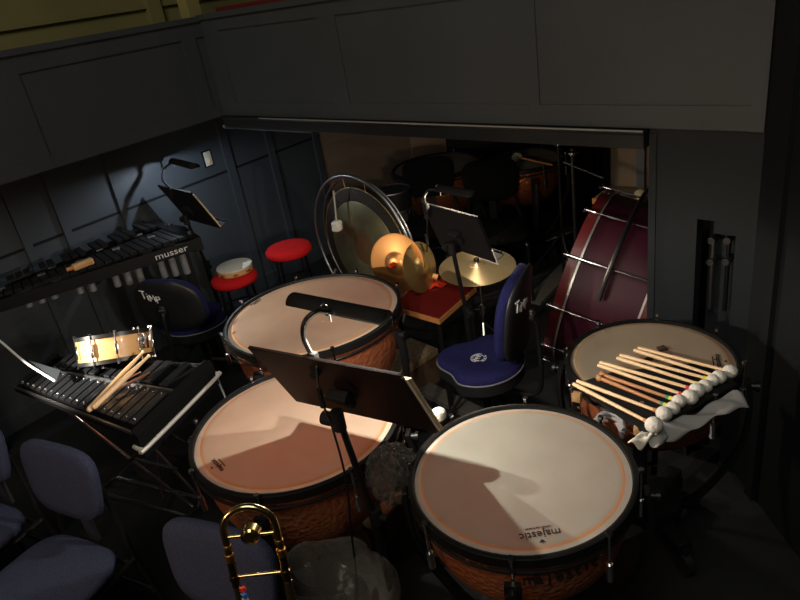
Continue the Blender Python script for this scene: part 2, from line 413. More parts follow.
# niche hardware
px = (nx0 + nx1) / 2
t = thing('bolt_bar_pair', 'steel bolt rods and knobs set in the dark slot of the pillar', 'bolt', K + uF*px + nF*-.12 - Z*1.5)
for i, (xx, yy0, yy1) in enumerate(((707, 250, 320), (723, 250, 322))):
    a, z0 = alongF(xx, yy0); _, z1 = alongF(xx, yy1)
    b = K + uF*(a - .012); b.z = 0
    mb = MB(); mb.cyl(b + nF*-.10 + Z*z1, b + nF*-.10 + Z*z0, .009); mb.build('rod', STEEL if i == 0 else BLACK, t, world=True)
    for yy in (248, 270):
        _, zz = alongF(xx, yy); mb = MB(); mb.cyl(b + nF*-.135 + Z*zz, b + nF*-.07 + Z*zz, .015); mb.build('knob', mat('worn iron', (.06, .06, .06), .5, .6), t, world=True)
# light switch on lower left wall
p = on_plane(207.5, 158.5, KL, nL)
t = thing('light_switch', 'ivory rectangular light switch plate on the dark left wall', 'switch', p - Z*.05)
mb = MB(); mb.box((0, 0, 0), (.062, .012, .105), frame(p + nL*.006, uL, nL, Z), bev=.004); mb.build('plate', IVORY, t, world=True)
mb = MB(); mb.box((0, 0, -.012), (.018, .012, .03), frame(p + nL*.014, uL, nL, Z), bev=.003); mb.build('rocker', PAPERY, t, world=True)
mb = MB(); mb.box((0, 0, 0), (.085, .008, .125), frame(p + nL*.002, uL, nL, Z)); mb.build('back_box', BLACK, t, world=True)
# grey floor boards
def board(x0, y0, x1, y1, wd, h, label, m=GREYB):
    a = at(x0, y0, 0); b = at(x1, y1, 0); d = (b - a).normalized(); n = Z.cross(d)
    mb = MB(); mb.hexa([a - n*wd/2, b - n*wd/2, b + n*wd/2, a + n*wd/2] + [q + Z*h for q in (a - n*wd/2, b - n*wd/2, b + n*wd/2, a + n*wd/2)])
    return tag(mb.build('floor_board', m), label, 'board')
board(532, 304, 590, 246, .13, .02, 'worn grey board on the floor between blue stool and wine red bass drum')
board(412, 384, 492, 424, .10, .03, 'grey board on the floor in front of the blue velvet stool on the right')

# ------------------------------------------------------------------ timpani
def timpani(cx, cy, r, zh, label, hm, logo, lugs=8, lod=0, rot=0.0, bowltext=False):
    t = thing('timpani', label, 'drum', (cx, cy, 0), 0, 'copper timpani of the front semicircle' if not lod else 'timpani stored under the stage')
    mb = MB(); seg = 96
    prof = [(0, 0), (r*.5, 0), (r*.86, .0), (r*.905, .0015), (r*.93, -.001), (r*.985, -.006)]
    mb.lathe(prof, seg)
    h = mb.build('drum_head', hm, t, ang=60); h.location = (0, 0, zh); h['radius'] = float(r)
    mb = MB(); mb.lathe([(r*.985, zh-.006), (r*.99, zh+.006), (r + .004, zh+.008), (r+.013, zh+.004), (r+.014, zh-.024), (r+.006, zh-.028), (r*.985, zh-.024), (r*.985, zh-.006)], seg)
    mb.build('counter_hoop', HOOPM, t, ang=50)
    mb = MB(); mb.tube(circle((0, 0, zh-.046), (1, 0, 0), (0, 1, 0), r + .008, 72), .006, 8, True); mb.build('support_ring', BLACK, t)
    d = r*1.30
    mb = MB(); prof = [(r*.955, zh-.025), (r*.955, zh-.10)]
    for k in range(1, 15):
        a = k/14*PI/2; prof.append((r*.955*math.cos(a)**.75 if k < 14 else 0, zh-.10-(d-.16)*math.sin(a)))
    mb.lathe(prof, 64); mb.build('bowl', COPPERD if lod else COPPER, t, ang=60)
    for k in range(lugs):
        a = 2*PI*k/lugs + rot; c, s = math.cos(a), math.sin(a)
        mb = MB(); q = r + .020
        mb.cyl((q*c, q*s, zh-.10), (q*c, q*s, zh+.012), .005, 8)
        mb.cyl((q*c, q*s, zh+.012), (q*c, q*s, zh+.024), .009, 6)
        mb.cyl((q*c, q*s, zh-.15), (q*c, q*s, zh-.09), .010, 8)
        mb.build('tension_rod', CHROME, t)
    # struts, base, pedal, casters
    nst = 4
    for k in range(nst):
        a = 2*PI*(k+.5)/nst + rot; c, s = math.cos(a), math.sin(a)
        prof = [(r+.028, zh-.055), (r+.040, zh-.16), (r+.02, zh-.34), (r*.72, zh-.56), (r*.42, .16)]
        pts = bez([(x*c, x*s, z) for x, z in prof], 8)
        mb = MB(); tv = V((-s, c, 0))
        n = len(pts)
        for i in range(n-1):
            p0, p1 = pts[i], pts[i+1]; rad = V((c, s, 0))
            P_ = [p0 - tv*.022, p0 + tv*.022, p0 + tv*.022 + rad*.016, p0 - tv*.022 + rad*.016, p1 - tv*.022, p1 + tv*.022, p1 + tv*.022 + rad*.016, p1 - tv*.022 + rad*.016]
            mb.hexa(P_)
        bmesh.ops.remove_doubles(mb.bm, verts=mb.bm.verts, dist=1e-5)
        st = mb.build('strut', BLACK, t)
        mb = MB(); mb.cyl(((r+.035)*c, (r+.035)*s, zh-.075), ((r+.065)*c, (r+.065)*s, zh-.075), .013, 10); mb.cyl(((r+.06)*c, (r+.06)*s, zh-.075), ((r+.072)*c, (r+.072)*s, zh-.075), .019, 10)
        mb.build('clamp_knob', BLACK, st)
    mb = MB(); mb.lathe([(0, .13), (r*.45, .13), (r*.48, .15), (r*.45, .18), (0, .18)], 32)
    for k in range(3):
        a = 2*PI*k/3 + rot + .4; mb.box((r*.5, 0, .13), (r*.75, .06, .05), Matrix.Rotation(a, 4, 'Z'), bev=.01)
    mb.build('base', BLACK, t)
    for k in range(3):
        a = 2*PI*k/3 + rot + .4; c, s = math.cos(a)*r*.85, math.sin(a)*r*.85
        mb = MB(); mb.cyl((c-.015*math.sin(a), s+.015*math.cos(a), .05), (c+.015*math.sin(a), s-.015*math.cos(a), .05), .048, 16)
        mb.cyl((c, s, .06), (c, s, .13), .014); mb.build('caster', PLASTIC, t)
    a = math.atan2(-cy + 2.7, -cx + .3) if not lod else 0
    mb = MB(); M_ = Matrix.Rotation(a, 4, 'Z'); mb.box((r*.95, 0, .10), (.26, .10, .02), M_ @ Matrix.Rotation(R(-12), 4, 'Y'), bev=.006); mb.build('pedal', STEEL, t)
    if logo is not None:
        (lx, ly), dx = logo            # picture point of the wordmark
        p = at(lx, ly, zh + .002); out = V((p.x - cx, p.y - cy, 0)).normalized(); right = -Z.cross(out)
        M_ = frame(p, right, out, Z)
        text_mesh('majestic', .052*dx, M_, INK, 'wordmark', t)
        mk = MB(); c0 = p + out*.033*dx
        for k in range(3):
            a = PI/2 + (k-1)*.9; d2 = right*math.cos(a) + out*math.sin(a); mk.cyl(c0, c0 + d2*.014*dx, .0035*dx, 6, .001)
        mk.build('emblem', INK, t, world=True)
        text_mesh('concert percussion', .014*dx, frame(p - out*.034*dx, right, out, Z), INK, 'small_print', t)
    if bowltext:
        a = math.atan2(-1, .06); rr = r*.955 + .005
        for i, ch in enumerate('majestic'):
            aa = -PI/2 + .12 + (i - 3.5)*.085
            o_ = V((cx + rr*math.cos(aa), cy + rr*math.sin(aa), zh - .092)); outv = V((math.cos(aa), math.sin(aa), 0))
            text_mesh(ch, .05, frame(o_, Z.cross(outv), Z, outv), INK, 'bowl_letter', t, extrude=.002)
    return t
ZH = .83
def D_(name): pass
tA = timpani(-.424, 2.861, .417, ZH, 'largest copper timpani, farthest left of the front four, under the black lamp bar', HEADP, ((255, 302), .46), rot=.25)
tB = timpani(-.445, 1.974, .369, ZH, 'copper timpani in the centre, half shaded by the music stand desk', HEADP, ((217, 465), .50), rot=.55)
tC = timpani(.266, 1.527, .323, ZH, 'copper timpani nearest the camera with a large upside-down wordmark', HEADW, ((540, 534), .66), rot=.49, bowltext=True)
tD = timpani(.857, 1.991, .284, ZH, 'smallest of the front timpani, with a row of ten mallets laid across it', HEADD, ((719, 361), .55), rot=.3)
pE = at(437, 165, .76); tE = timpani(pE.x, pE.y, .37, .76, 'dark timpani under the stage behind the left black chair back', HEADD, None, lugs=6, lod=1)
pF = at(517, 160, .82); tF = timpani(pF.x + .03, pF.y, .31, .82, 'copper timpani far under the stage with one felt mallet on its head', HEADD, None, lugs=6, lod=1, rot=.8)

# ------------------------------------------------------------------ music stands and lamps
def music_stand(label, c, yaw, tilt, wd, hh, foot, paper=None, base_rot=0, dm=DESKM):
    """c = desk centre, yaw = direction of the desk's top edge"""
    e = V((math.cos(yaw), math.sin(yaw), 0)); n = V((-e.y, e.x, 0))
    dn = n*math.sin(tilt) - Z*math.cos(tilt); face = n*math.cos(tilt) + Z*math.sin(tilt)     # face points to the player
    c = V(c); t = thing('music_stand', label, 'music stand', (foot[0], foot[1], 0), 0, 'black desk music stands')
    M_ = frame(c, e, -dn, face)
    mb = MB(); mb.box((0, 0, 0), (wd, hh, .004), M_)
    mb.box((0, -hh/2 + .002, .03), (wd, .004, .06), M_); mb.box((0, -hh/2 + .010, .06), (wd - .02, .018, .004), M_)
    mb.box((0, hh/2 - .002, .003), (wd, .004, .010), M_)
    for sx in (-1, 1): mb.box((sx*(wd/2-.002), 0, .003), (.004, hh, .010), M_)
    mb.build('desk', dm, t, world=True)
    top = c - face*.05 - Z*.03; f = V((foot[0], foot[1], 0))
    mb = MB(); mb.box((0, -.02, -.018), (.07, .07, .024), M_, bev=.006); mb.cyl(c - face*.03 - e*.035, c - face*.03 + e*.035, .013, 12); mb.build('tilt_bracket', MATTE, t, world=True)
    mb = MB(); mb.cyl(top + Z*.01, V((f.x, f.y, .55)).lerp(top, .15), .011, 12); mb.cyl(V((f.x, f.y, .55)).lerp(top, .2), f + Z*.12, .015, 12); mb.build('pole', BLACK, t, world=True)
    mb = MB(); q = f + Z*(.6*top.z); mb.cyl(q - Z*.03, q + Z*.03, .021, 12); mb.cyl(q, q + e*.045, .012, 10); mb.build('height_clutch', MATTE, t, world=True)
    mb = MB(); mb.cyl(top - Z*.06, top + Z*.005, .02, 12); mb.cyl(top - Z*.03 - e*.02, top - Z*.03 - e*.055, .022, 14); mb.build('knob', MATTE, t, world=True)
    for k in range(3):
        a = base_rot + 2*PI*k/3; d = V((math.cos(a), math.sin(a), 0))
        mb = MB(); mb.tube([f + Z*.17 + d*.01, f + d*.10 + Z*.12, f + d*.26 + Z*.012], .010, 8); mb.build('leg', BLACK, t, world=True)
    return t, M_, e, n, dn, face
def stand_lamp(label, a, b, root_p, mid, watts, color, e, cable=None, spot_at=None, lit=True, nb=2, power=None, outw=None, cut=.0):
    """hooded bar lamp from a to b on a gooseneck from root_p"""
    a = V(a); b = V(b); d = (b - a).normalized(); c = (a + b)/2; L_ = (b - a).length
    sd = d.cross(Z).normalized(); up = sd.cross(d)
    t = thing('stand_lamp', label, 'lamp', (root_p[0], root_p[1], root_p[2]), 0, 'lamps clipped to the music stands')
    mb = MB(); rr = .031; n = 12; prof = [(rr*math.cos(PI*k/n), rr*.85*math.sin(PI*k/n)) for k in range(n+1)]
    M_ = frame(a, sd, up, d)
    def hood(u, v):
        k = u*n; x = (rr*math.cos(PI*u), rr*.85*math.sin(PI*u)); return M_ @ V((x[0], x[1], v*L_))
    mb.grid(n, 6, hood)
    for z_ in (0, L_):
        q = [M_ @ V((x, y, z_)) for x, y in prof]; mb.bm.faces.new([mb.bm.verts.new(p_) for p_ in q])
    mb.build('hood', MATTE, t, world=True, solid=.002)
    for k in range(nb):
        f = (k + .5)/nb; q = a.lerp(b, f)
        mb = MB(); mb.cyl(q - d*.05 + up*.017, q + d*.05 + up*.017, .006, 10); mb.build('lamp_tube', LEDM if lit else WHITEP, t, world=True)
        if lit:
            lp = q + up*(.004 - cut)
            if spot_at is None: light('lamp_light', 'POINT', lp - V(root_p), watts/nb, color, .007, parent=t)
            else: light('lamp_light', 'SPOT', lp - V(root_p), watts/nb, color, .02, V(spot_at) - V(root_p), t, 34, .9)
    pts = bez([V(root_p)] + [V(m) for m in mid], 10)
    mb = MB(); mb.tube(pts, .0085, 10); mb.build('gooseneck', BLACK, t, world=True)
    mb = MB(); q = V(mid[-1]); mb.cyl(q - sd*.012, q + sd*.012, .008); mb.tube(circle(q + up*.012 - d*.012, d, up, .014, 16), .0025, 6, True); mb.cyl(q, q - up*.03 , .004); mb.build('swivel', CHROME, t, world=True)
    mb = MB(); mb.box((0, -.015, .0), (.03, .06, .022), frame(root_p, e, Z, e.cross(Z)), bev=.004); mb.cyl(V(root_p) - Z*.05 - sd*.0, V(root_p) - Z*.05 + sd*.0 + V((-.3, -.9, 0))*.02, .014); mb.build('clip', MATTE, t, world=True)
    mb = MB(); mb.cyl(V(root_p) - Z*.012, V(root_p) + Z*.012, .008, 10); mb.build('collar', CHROME, t, world=True)
    if cable:
        mb = MB(); mb.tube(bez([V(q) for q in cable], 8), .0035, 6); cb = mb.build('cable', BLACK, t, world=True)
        q0 = V(cable[1]); mb = MB(); mb.cyl(q0 + Z*.03, q0 - Z*.03, .008); mb.build('inline_switch', MATTE, cb, world=True)
    return t
# front stand (the desk faces away from the camera)
c1 = V((-.215, 1.659, 1.135)); y1 = R(-33.8); T1 = R(25.3)
t1, M1, e1, n1, dn1, f1 = music_stand('black music stand in front, desk back to the camera, beside the nearest timpani', c1, y1, T1, .53, .318, (c1.x + .02, c1.y - .02), base_rot=.6)
for i, (ox, m_, th) in enumerate(((.0, PAPER, .010), (.012, PAPERY, .006))):
    pass
t = thing('sheet_music', 'thick cream sheet music sticking out past the right edge of the front stand', 'sheet music', M1 @ V((.12, -.15, .01)))
for k in range(3):
    mb = MB(); mb.box((.134 + .002*k, -.012, .006 + .004*k), (.28 + .002*k, .285 - .004*k, .003), M1); mb.build('page', (PAPER, PAPERY, PAPER, PAPERY)[k], t, world=True)
g = at(313, 357, 1.268)
ga = at(293, 301, 1.36); gb = at(386, 320, 1.36); gm = (ga + gb)/2
gm_ = at(329, 312, 1.37)
cab = [at(316, 366, 1.27), at(321, 398, 1.19), at(333, 430, 1.09), at(346, 480, .90), at(351, 530, .70), at(357, 590, .42), at(352, 640, .15)]
stand_lamp('long black hooded lamp bar clipped to the front music stand, over the timpani', ga, gb, g, [at(304, 338, 1.32), at(305, 322, 1.37), at(316, 312, 1.39), gm_], KEY_W, KEY_C, e1, cable=cab)
# second stand
s2 = .74; c2 = CAM + (V((.452, 4.102, .64)) - CAM)*s2
t2, M2, e2, n2, dn2, f2 = music_stand('black music stand in the middle, between the red table and the blue stool', c2, R(-58), R(18), .42, .27, (c2.x, c2.y), base_rot=PI/2, dm=MATTE)
t = thing('sheet_music', 'pale paper corner showing below the desk of the middle stand', 'sheet music', M2 @ V((.15, -.12, .01)))
mb = MB(); mb.box((.155, -.105, .005), (.13, .09, .003), M2); mb.build('page', PAPER, t, world=True)
zt2 = (M2 @ V((0, .135, 0))).z
a2 = at(440, 190, zt2 + .05); b2 = at(473, 196, zt2 + .05)
mb_ = at(445, 190, zt2 + .05)
stand_lamp('slim lamp bar on a short gooseneck atop the middle music stand', a2, b2, at(426, 206, zt2), [at(424, 198, zt2 + .03), at(429, 190, zt2 + .06), a2], LAMP2_W, (1, .84, .62), e2,
           cable=[at(427, 212, zt2 - .05), at(427, 240, .9), at(427, 290, .5), at(428, 365, .02)])
# third stand by the left wall
c3 = V((-1.303, 4.387, 1.035))
t3, M3, e3, n3, dn3, f3 = music_stand('black music stand beside the left wall, behind the marimba end', c3, R(-49.5), R(24.4), .47, .32, (c3.x, c3.y + .02), base_rot=.9, dm=MATTE)
t = thing('sheet_music', 'cream edged folder on the music stand by the left wall', 'sheet music', M3 @ V((.15, -.15, .01)))
mb = MB(); mb.box((.12, -.005, .006), (.245, .29, .006), M3); mb.build('folder', PAPERY, t, world=True)
mb = MB(); mb.box((.12, .0, .012), (.23, .24, .004), M3); mb.build('page', PAPER, t, world=True)
zt3 = (M3 @ V((0, .16, 0))).z
a3 = at(173, 162, zt3 + .13); b3 = at(196, 168, zt3 + .13)
stand_lamp('small gooseneck lamp glowing against the left wall', a3, b3, at(170, 188, zt3), [at(163, 180, zt3 + .05), at(164, 170, zt3 + .10), at(170, 164, zt3 + .135), a3], LAMP3_W, (.78, .88, 1), e3, nb=1)

# ------------------------------------------------------------------ stools (drum thrones)
def throne(label, c, fwd, zs, word, hw=.20, hh=.165, bup=.25):
    """local frame: +x forward, seat top at zs"""
    rz = math.atan2(fwd[1], fwd[0]); t = thing('drum_throne', label, 'stool', (c[0], c[1], 0), rz, 'blue velvet drum stools')
    out = []
    N_ = 48
    for k in range(N_):
        a = 2*PI*k/N_; x = .19*math.cos(a); y = .205*math.sin(a)
        fr = max(0, math.cos(a))
        x += fr*.035 - .055*math.exp(-(y/.05)**2)*fr*.0
        if x > .05: y *= 1 - .28*((x-.05)/.17)**1.2 ; 
        cut = math.exp(-((abs(a if a < PI else a-2*PI) - .95)/.28)**2); x -= .025*cut; y *= 1 - .10*cut
        out.append((x, y))
    mb = MB(); mb.prism([(x*1.0, y*1.0) for x, y in out], zs-.075, zs-.015); mb.prism([(x*.9, y*.9) for x, y in out], zs-.095, zs-.075); mb.build('seat_shell', PLASTIC, t, ang=50)
    mb = MB(); rings = []
    for j, (sc, dz) in enumerate(((1.0, -.018), (1.0, -.006), (.97, .006), (.90, .012), (.6, .006), (.3, .0))):
        rings.append([mb.bm.verts.new((x*sc, y*sc, zs + dz + (.012*abs(y/.2)**2 if j > 1 else 0))) for x, y in out])
    for A, B in zip(rings, rings[1:]):
        for k in range(N_): mb.bm.faces.new((A[k], A[(k+1) % N_], B[(k+1) % N_], B[k]))
    cv = mb.bm.verts.new((0, 0, zs))
    for k in range(N_): mb.bm.faces.new((rings[-1][k], rings[-1][(k+1) % N_], cv))
    seat = mb.build('seat_cushion', BLUEV, t, ang=60)
    mb = MB(); mb.tube([V((x*1.004, y*1.004, zs-.016)) for x, y in out], .0045, 6, True); mb.build('piping', STEEL if 0 else mat('grey piping', (.16, .17, .19), .4), t)
    # round emblem
    mb = MB(); mb.tube(circle((.02, 0, zs+.004), (1, 0, 0), (0, 1, 0), .036, 32), .0022, 5, True); mb.tube(circle((.02, 0, zs+.004), (1, 0, 0), (0, 1, 0), .027, 24), .0014, 5, True)
    for k in range(3): mb.tube([V((.02 + .016*math.cos(a), -.016 + .016*k + .006*math.sin(a), zs+.005)) for a in [j*.7 for j in range(-2, 4)]], .0018, 5)
    for k in range(10):
        a = 2*PI*k/10; mb.cyl((.02+.029*math.cos(a), .029*math.sin(a), zs+.004), (.02+.034*math.cos(a+.1), .034*math.sin(a+.1), zs+.004), .0015, 5)
    mb.build('emblem', mat('silver thread', (.55, .56, .6), .6), seat)
    # backrest: curved, cushion in front and black shell behind
    bz = zs + bup
    def outl(a):
        return (hw*abs(math.cos(a))**.62*(1 if math.cos(a) >= 0 else -1)*(1 - .10*math.sin(a)), hh*abs(math.sin(a))**.72*(1 if math.sin(a) >= 0 else -1))
    def surf(dx):
        def f(y, z): return V((-.205 + .75*y*y - .10*z + dx, y, bz + z))
        return f
    def pad(mat_, name, x0, x1, infl):
        mb = MB(); n_ = 40; f0 = surf(x0); f1 = surf(x1); rs = []
        for sc, fx, dx in ((.0, f0, 0), (.6, f0, 0), (.95, f0, 0), (1, f0, (x1-x0)*.4), (1, f1, -(x1-x0)*.3), (.93, f1, 0), (.6, f1, infl), (0, f1, infl)):
            row = []
            for k in range(n_):
                y, z = outl(2*PI*k/n_); q = fx(y*sc, z*sc); q.x += dx; row.append(mb.bm.verts.new(q))
            rs.append(row)
        for A, B in zip(rs, rs[1:]):
            for k in range(n_): mb.bm.faces.new((A[k], A[(k+1) % n_], B[(k+1) % n_], B[k]))
        bmesh.ops.remove_doubles(mb.bm, verts=mb.bm.verts, dist=1e-5)
        return mb.build(name, mat_, t, ang=55)
    bk = pad(BLUEV, 'back_cushion', .0, .045, .008)
    sh = pad(PLASTIC, 'back_shell', -.022, .0, 0)
    # hand lettering: strokes on the rear of the shell; u to the reader's right, v up
    glyph = {'T': [[(0, 1), (.8, .95)], [(.4, .97), (.42, 0)]], 'i': [[(.2, .6), (.2, 0)], [(.2, .82), (.2, .86)]],
             'M': [[(0, 0), (.1, .8), (.4, .3), (.7, .8), (.8, 0)]], 'P': [[(0, 0), (.05, .85), (.5, .8), (.55, .5), (.05, .4)]]}
    adv = {'T': .85, 'i': .45, 'M': 1.0, 'P': .8}
    mb = MB(); x = 0; hgt = .052
    for ch in word:
        for st in glyph[ch]:
            pts = []
            for (gx, gy) in st:
                yy = .135 - (x + gx)*.046; zz = .058 + gy*hgt - .012*x
                q = surf(-.0235)(yy, zz); pts.append(q)
            mb.tube(pts, .0038, 5)
        x += adv[ch]
    mb.build('lettering', WHITEP, sh)
    mb = MB(); mb.tube(bez([(-.245, 0, bz-.02), (-.27, 0, bz-.08), (-.275, 0, zs-.06), (-.25, 0, zs-.15), (-.17, 0, zs-.165), (-.05, 0, zs-.12)], 6), .0115, 8)
    mb.build('back_bar', BLACK, t)
    mb = MB(); mb.box((-.25, 0, bz-.01), (.014, .03, .05), bev=.003); mb.cyl((-.255, -.02, bz-.01), (-.255, .02, bz-.01), .009); mb.build('bracket', STEEL, t)
    mb = MB(); mb.cyl((0, 0, .12), (0, 0, zs-.09), .02); mb.cyl((0, 0, zs-.14), (0, 0, zs-.09), .045); mb.build('column', BLACK, t)
    for k in range(4):
        a = PI/4 + PI/2*k; d = V((math.cos(a), math.sin(a), 0)); mb = MB(); mb.tube([Z*.20 + d*.02, d*.12 + Z*.15, d*.27 + Z*.012], .010, 8); mb.sphere(d*.27 + Z*.014, .014); mb.build('leg', STEEL, t)
    return t
throne('blue velvet drum stool in front of the bass drum, dark back turned sideways', (.335, 2.63), (-.87, .49), .55, 'TiMP', .19, .20, .27)
throne('blue velvet drum stool at left, its dark back hand-lettered in white', (-1.28, 3.74), (.34, .94), .50, 'TiMP', .225, .165, .20)

def bar_stool(label, c, zs, r=.165):
    t = thing('bar_stool', label, 'stool', (c[0], c[1], 0), 0, 'red plush stools by the left wall')
    mb = MB(); mb.lathe([(0, zs), (r*.7, zs+.002), (r*.93, zs-.006), (r, zs-.022), (r, zs-.045), (r*.94, zs-.06), (0, zs-.06)], 40); mb.build('seat', REDP, t, ang=70)
    for k in range(4):
        a = PI/4 + k*PI/2; c_, s_ = math.cos(a), math.sin(a)
        mb = MB(); mb.cyl((c_*r*.75, s_*r*.75, zs-.05), (c_*r*1.02, s_*r*1.02, 0), .0095, 10); mb.build('leg', BLACK, t)
    for zz in (.18, .36):
        mb = MB(); mb.tube(circle((0, 0, zz), (1, 0, 0), (0, 1, 0), r*(1.0 - .3*zz), 28), .006, 6, True); mb.build('foot_ring', BLACK, t)
    return t
s1 = at(288, 247, .62); bar_stool('round red plush stool by the back wall, nothing on it', s1, .63)
s2_ = at(233, 274, .60); bar_stool('red plush stool carrying the tambourine', s2_, .60, .155)
t = thing('tambourine', 'white-skinned tambourine with brass jingles on the left red stool', 'tambourine', (s2_.x + .015, s2_.y + .03, .602))
mb = MB(); r_ = .118; mb.lathe([(r_-.008, .004), (r_-.008, .050), (r_, .050), (r_, .004), (r_-.008, .004)], 40); mb.build('frame', MAPLE, t)
mb = MB(); mb.lathe([(0, .051), (r_-.004, .051), (r_+.002, .049), (r_+.002, .040)], 40); mb.build('skin', mat('white drum skin', (.80, .80, .76), .35), t)
for k in range(8):
    a = 2*PI*k/8 + .2; mb = MB()
    for zz in (.016, .026): mb.cyl(((r_-.004)*math.cos(a), (r_-.004)*math.sin(a), zz), ((r_-.004)*math.cos(a), (r_-.004)*math.sin(a), zz+.003), .019, 14)
    mb.build('jingle', BRASS, t)

# ------------------------------------------------------------------ marimba
zm = .92
mNR = at(194, 243, zm); mNL = at(5, 302, zm); mFR = at(150, 227, zm); mFL = at(0, 291, zm)
un = (mNL - mNR).normalized(); uf = (mFL - mFR).normalized()
Ln = 1.55; Lf = 1.45
def mp(s, w_, z=0):   # s 0..1 from right end to left, w 0..1 from near to far
    a = mNR + un*Ln*s; b = mFR + uf*Lf*s; q = a.lerp(b, w_); q.z = zm + z; return q
t = thing('marimba', 'long black marimba against the left wall, narrowing to the left', 'marimba', (mp(.5, .5).x, mp(.5, .5).y, 0))
mb = MB()
mb.hexa([mp(0, .0, -.05), mp(1, .0, -.05), mp(1, .03, -.05), mp(0, .03, -.05), mp(0, .0, .02), mp(1, .0, .02), mp(1, .03, .02), mp(0, .03, .02)]); rail_ = mb.build('front_rail', BLACK, t, world=True)
mb = MB(); mb.hexa([mp(0, .97, -.05), mp(1, .97, -.05), mp(1, 1, -.05), mp(0, 1, -.05), mp(0, .97, .02), mp(1, .97, .02), mp(1, 1, .02), mp(0, 1, .02)]); mb.build('rear_rail', BLACK, t, world=True)
eo = -un
mb = MB()
q = [mp(0, w_, 0) - (un*.0) for w_ in (0, 1)]
pts = [mp(0, 0, 0), mp(0, 0, 0) + eo*.05, mp(0, .5, 0) + eo*.10, mp(0, 1, 0) + eo*.05, mp(0, 1, 0)]
bt = [mb.bm.verts.new(p_ - Z*.06) for p_ in pts]; tp = [mb.bm.verts.new(p_ + Z*.025) for p_ in pts]
mb.bm.faces.new(bt); mb.bm.faces.new(tp[::-1])
for k in range(5): mb.bm.faces.new((bt[k], bt[(k+1) % 5], tp[(k+1) % 5], tp[k]))
mb.build('end_frame', BLACK, t, world=True)
mb = MB()
for s_ in ((.0, .28), (.0, .72)):
    q = mp(0, s_[1], 0) + eo*.06; mb.cyl(q + Z*.02, q + Z*.035, .022, 14)
mb.build('end_knobs', CHROME, t, world=True)
nb_ = 30
for k in range(nb_):
    s0 = .015 + k/nb_*.97; s1_ = s0 + .97/nb_*.82
    sh = .50 - .10*k/nb_
    mb = MB(); mb.hexa([mp(s0, .06, .028), mp(s1_, .06, .028), mp(s1_, .06+sh, .028), mp(s0, .06+sh, .028), mp(s0, .06, .046), mp(s1_, .06, .046), mp(s1_, .06+sh, .046), mp(s0, .06+sh, .046)])
    mb.build('bar', BARM, t, world=True)
for k in range(nb_ - 1):
    if k % 7 in (2, 6): continue
    s0 = .015 + (k+.55)/nb_*.97; s1_ = s0 + .97/nb_*.8
    mb = MB(); mb.hexa([mp(s0, .60, .05), mp(s1_, .60, .05), mp(s1_, .96, .05), mp(s0, .96, .05), mp(s0, .60, .068), mp(s1_, .60, .068), mp(s1_, .96, .068), mp(s0, .96, .068)])
    mb.build('bar', BARM, t, world=True)
for s_, w_ in ((.10, .40), (.25, .42), (.40, .44), (.55, .45), (.70, .45), (.12, .62), (.3, .62), (.5, .62)):
    mb = MB(); q = mp(s_, w_, .05); mb.box(q, (.045, .03, .006), rz=math.atan2(un.y, un.x)); mb.build('note_plate', STEEL, t, world=True)
for k in range(14):
    s_ = .045 + k*.045; ln = max(.15 - .011*k, .03)
    if k in (3, 7, 10, 14): continue
    q = mp(s_, .10, -.045); mb = MB(); mb.cyl(q - Z*ln, q, .021, 14); mb.sphere(q - Z*ln, .021, (1, 1, .35)); mb.build('resonator', RESON, t, world=True)
for s_, w_, dx in ((.03, .12, 0), (.03, .88, 0), (.95, .2, 0), (.95, .8, 0)):
    q = mp(s_, w_, -.05); mb = MB(); mb.box((q.x, q.y, q.z/2 + .03), (.05, .035, q.z - .06), rz=math.atan2(un.y, un.x)); mb.cyl((q.x, q.y, .0), (q.x, q.y, .07), .028, 14); mb.build('leg', BLACK, t, world=True)
c0_, c1_ = at(10, 342, .38), at(130, 296, .38); mb = MB(); mb.cyl(c0_ + (c0_-c1_)*.3, c1_ + (c1_-c0_)*.45, .016); mb.build('cross_rail', mat('grey pipe', (.42, .44, .44), .45), t, world=True)
mb = MB(); mb.cyl(c0_.lerp(c1_, .55), c0_.lerp(c1_, .68) + Z*.18, .009); mb.build('brace', mat('grey brace', (.16, .16, .15), .5), t, world=True)
nn = V((un.y, -un.x, 0)); nn = nn if nn.dot(CAM - mNR) > 0 else -nn
for word, s_, sz, sx_, nm in (('musser', .095, .056, 1.25, 'wordmark'), ('COLOR', .875, .034, 1.2, 'small_wordmark')):
    text_mesh(word, sz, frame(mp(s_, 0, -.015) + nn*.003, -un, Z, nn), WHITEP, nm, t, sx=sx_, extrude=.001)
# small wooden block on the marimba
q = at(82, 262, zm + .08); t = thing('temple_block', 'small orange-brown wooden block lying on the marimba', 'wood block', (q.x, q.y, zm + .047), R(40))
mb = MB(); mb.box((0, 0, .02), (.12, .045, .035), bev=.006); mb.build('body', MAPLE, t)
mb = MB(); mb.cyl((-.06, 0, .02), (-.095, 0, .02), .013); mb.build('end_peg', WEDGE, t)

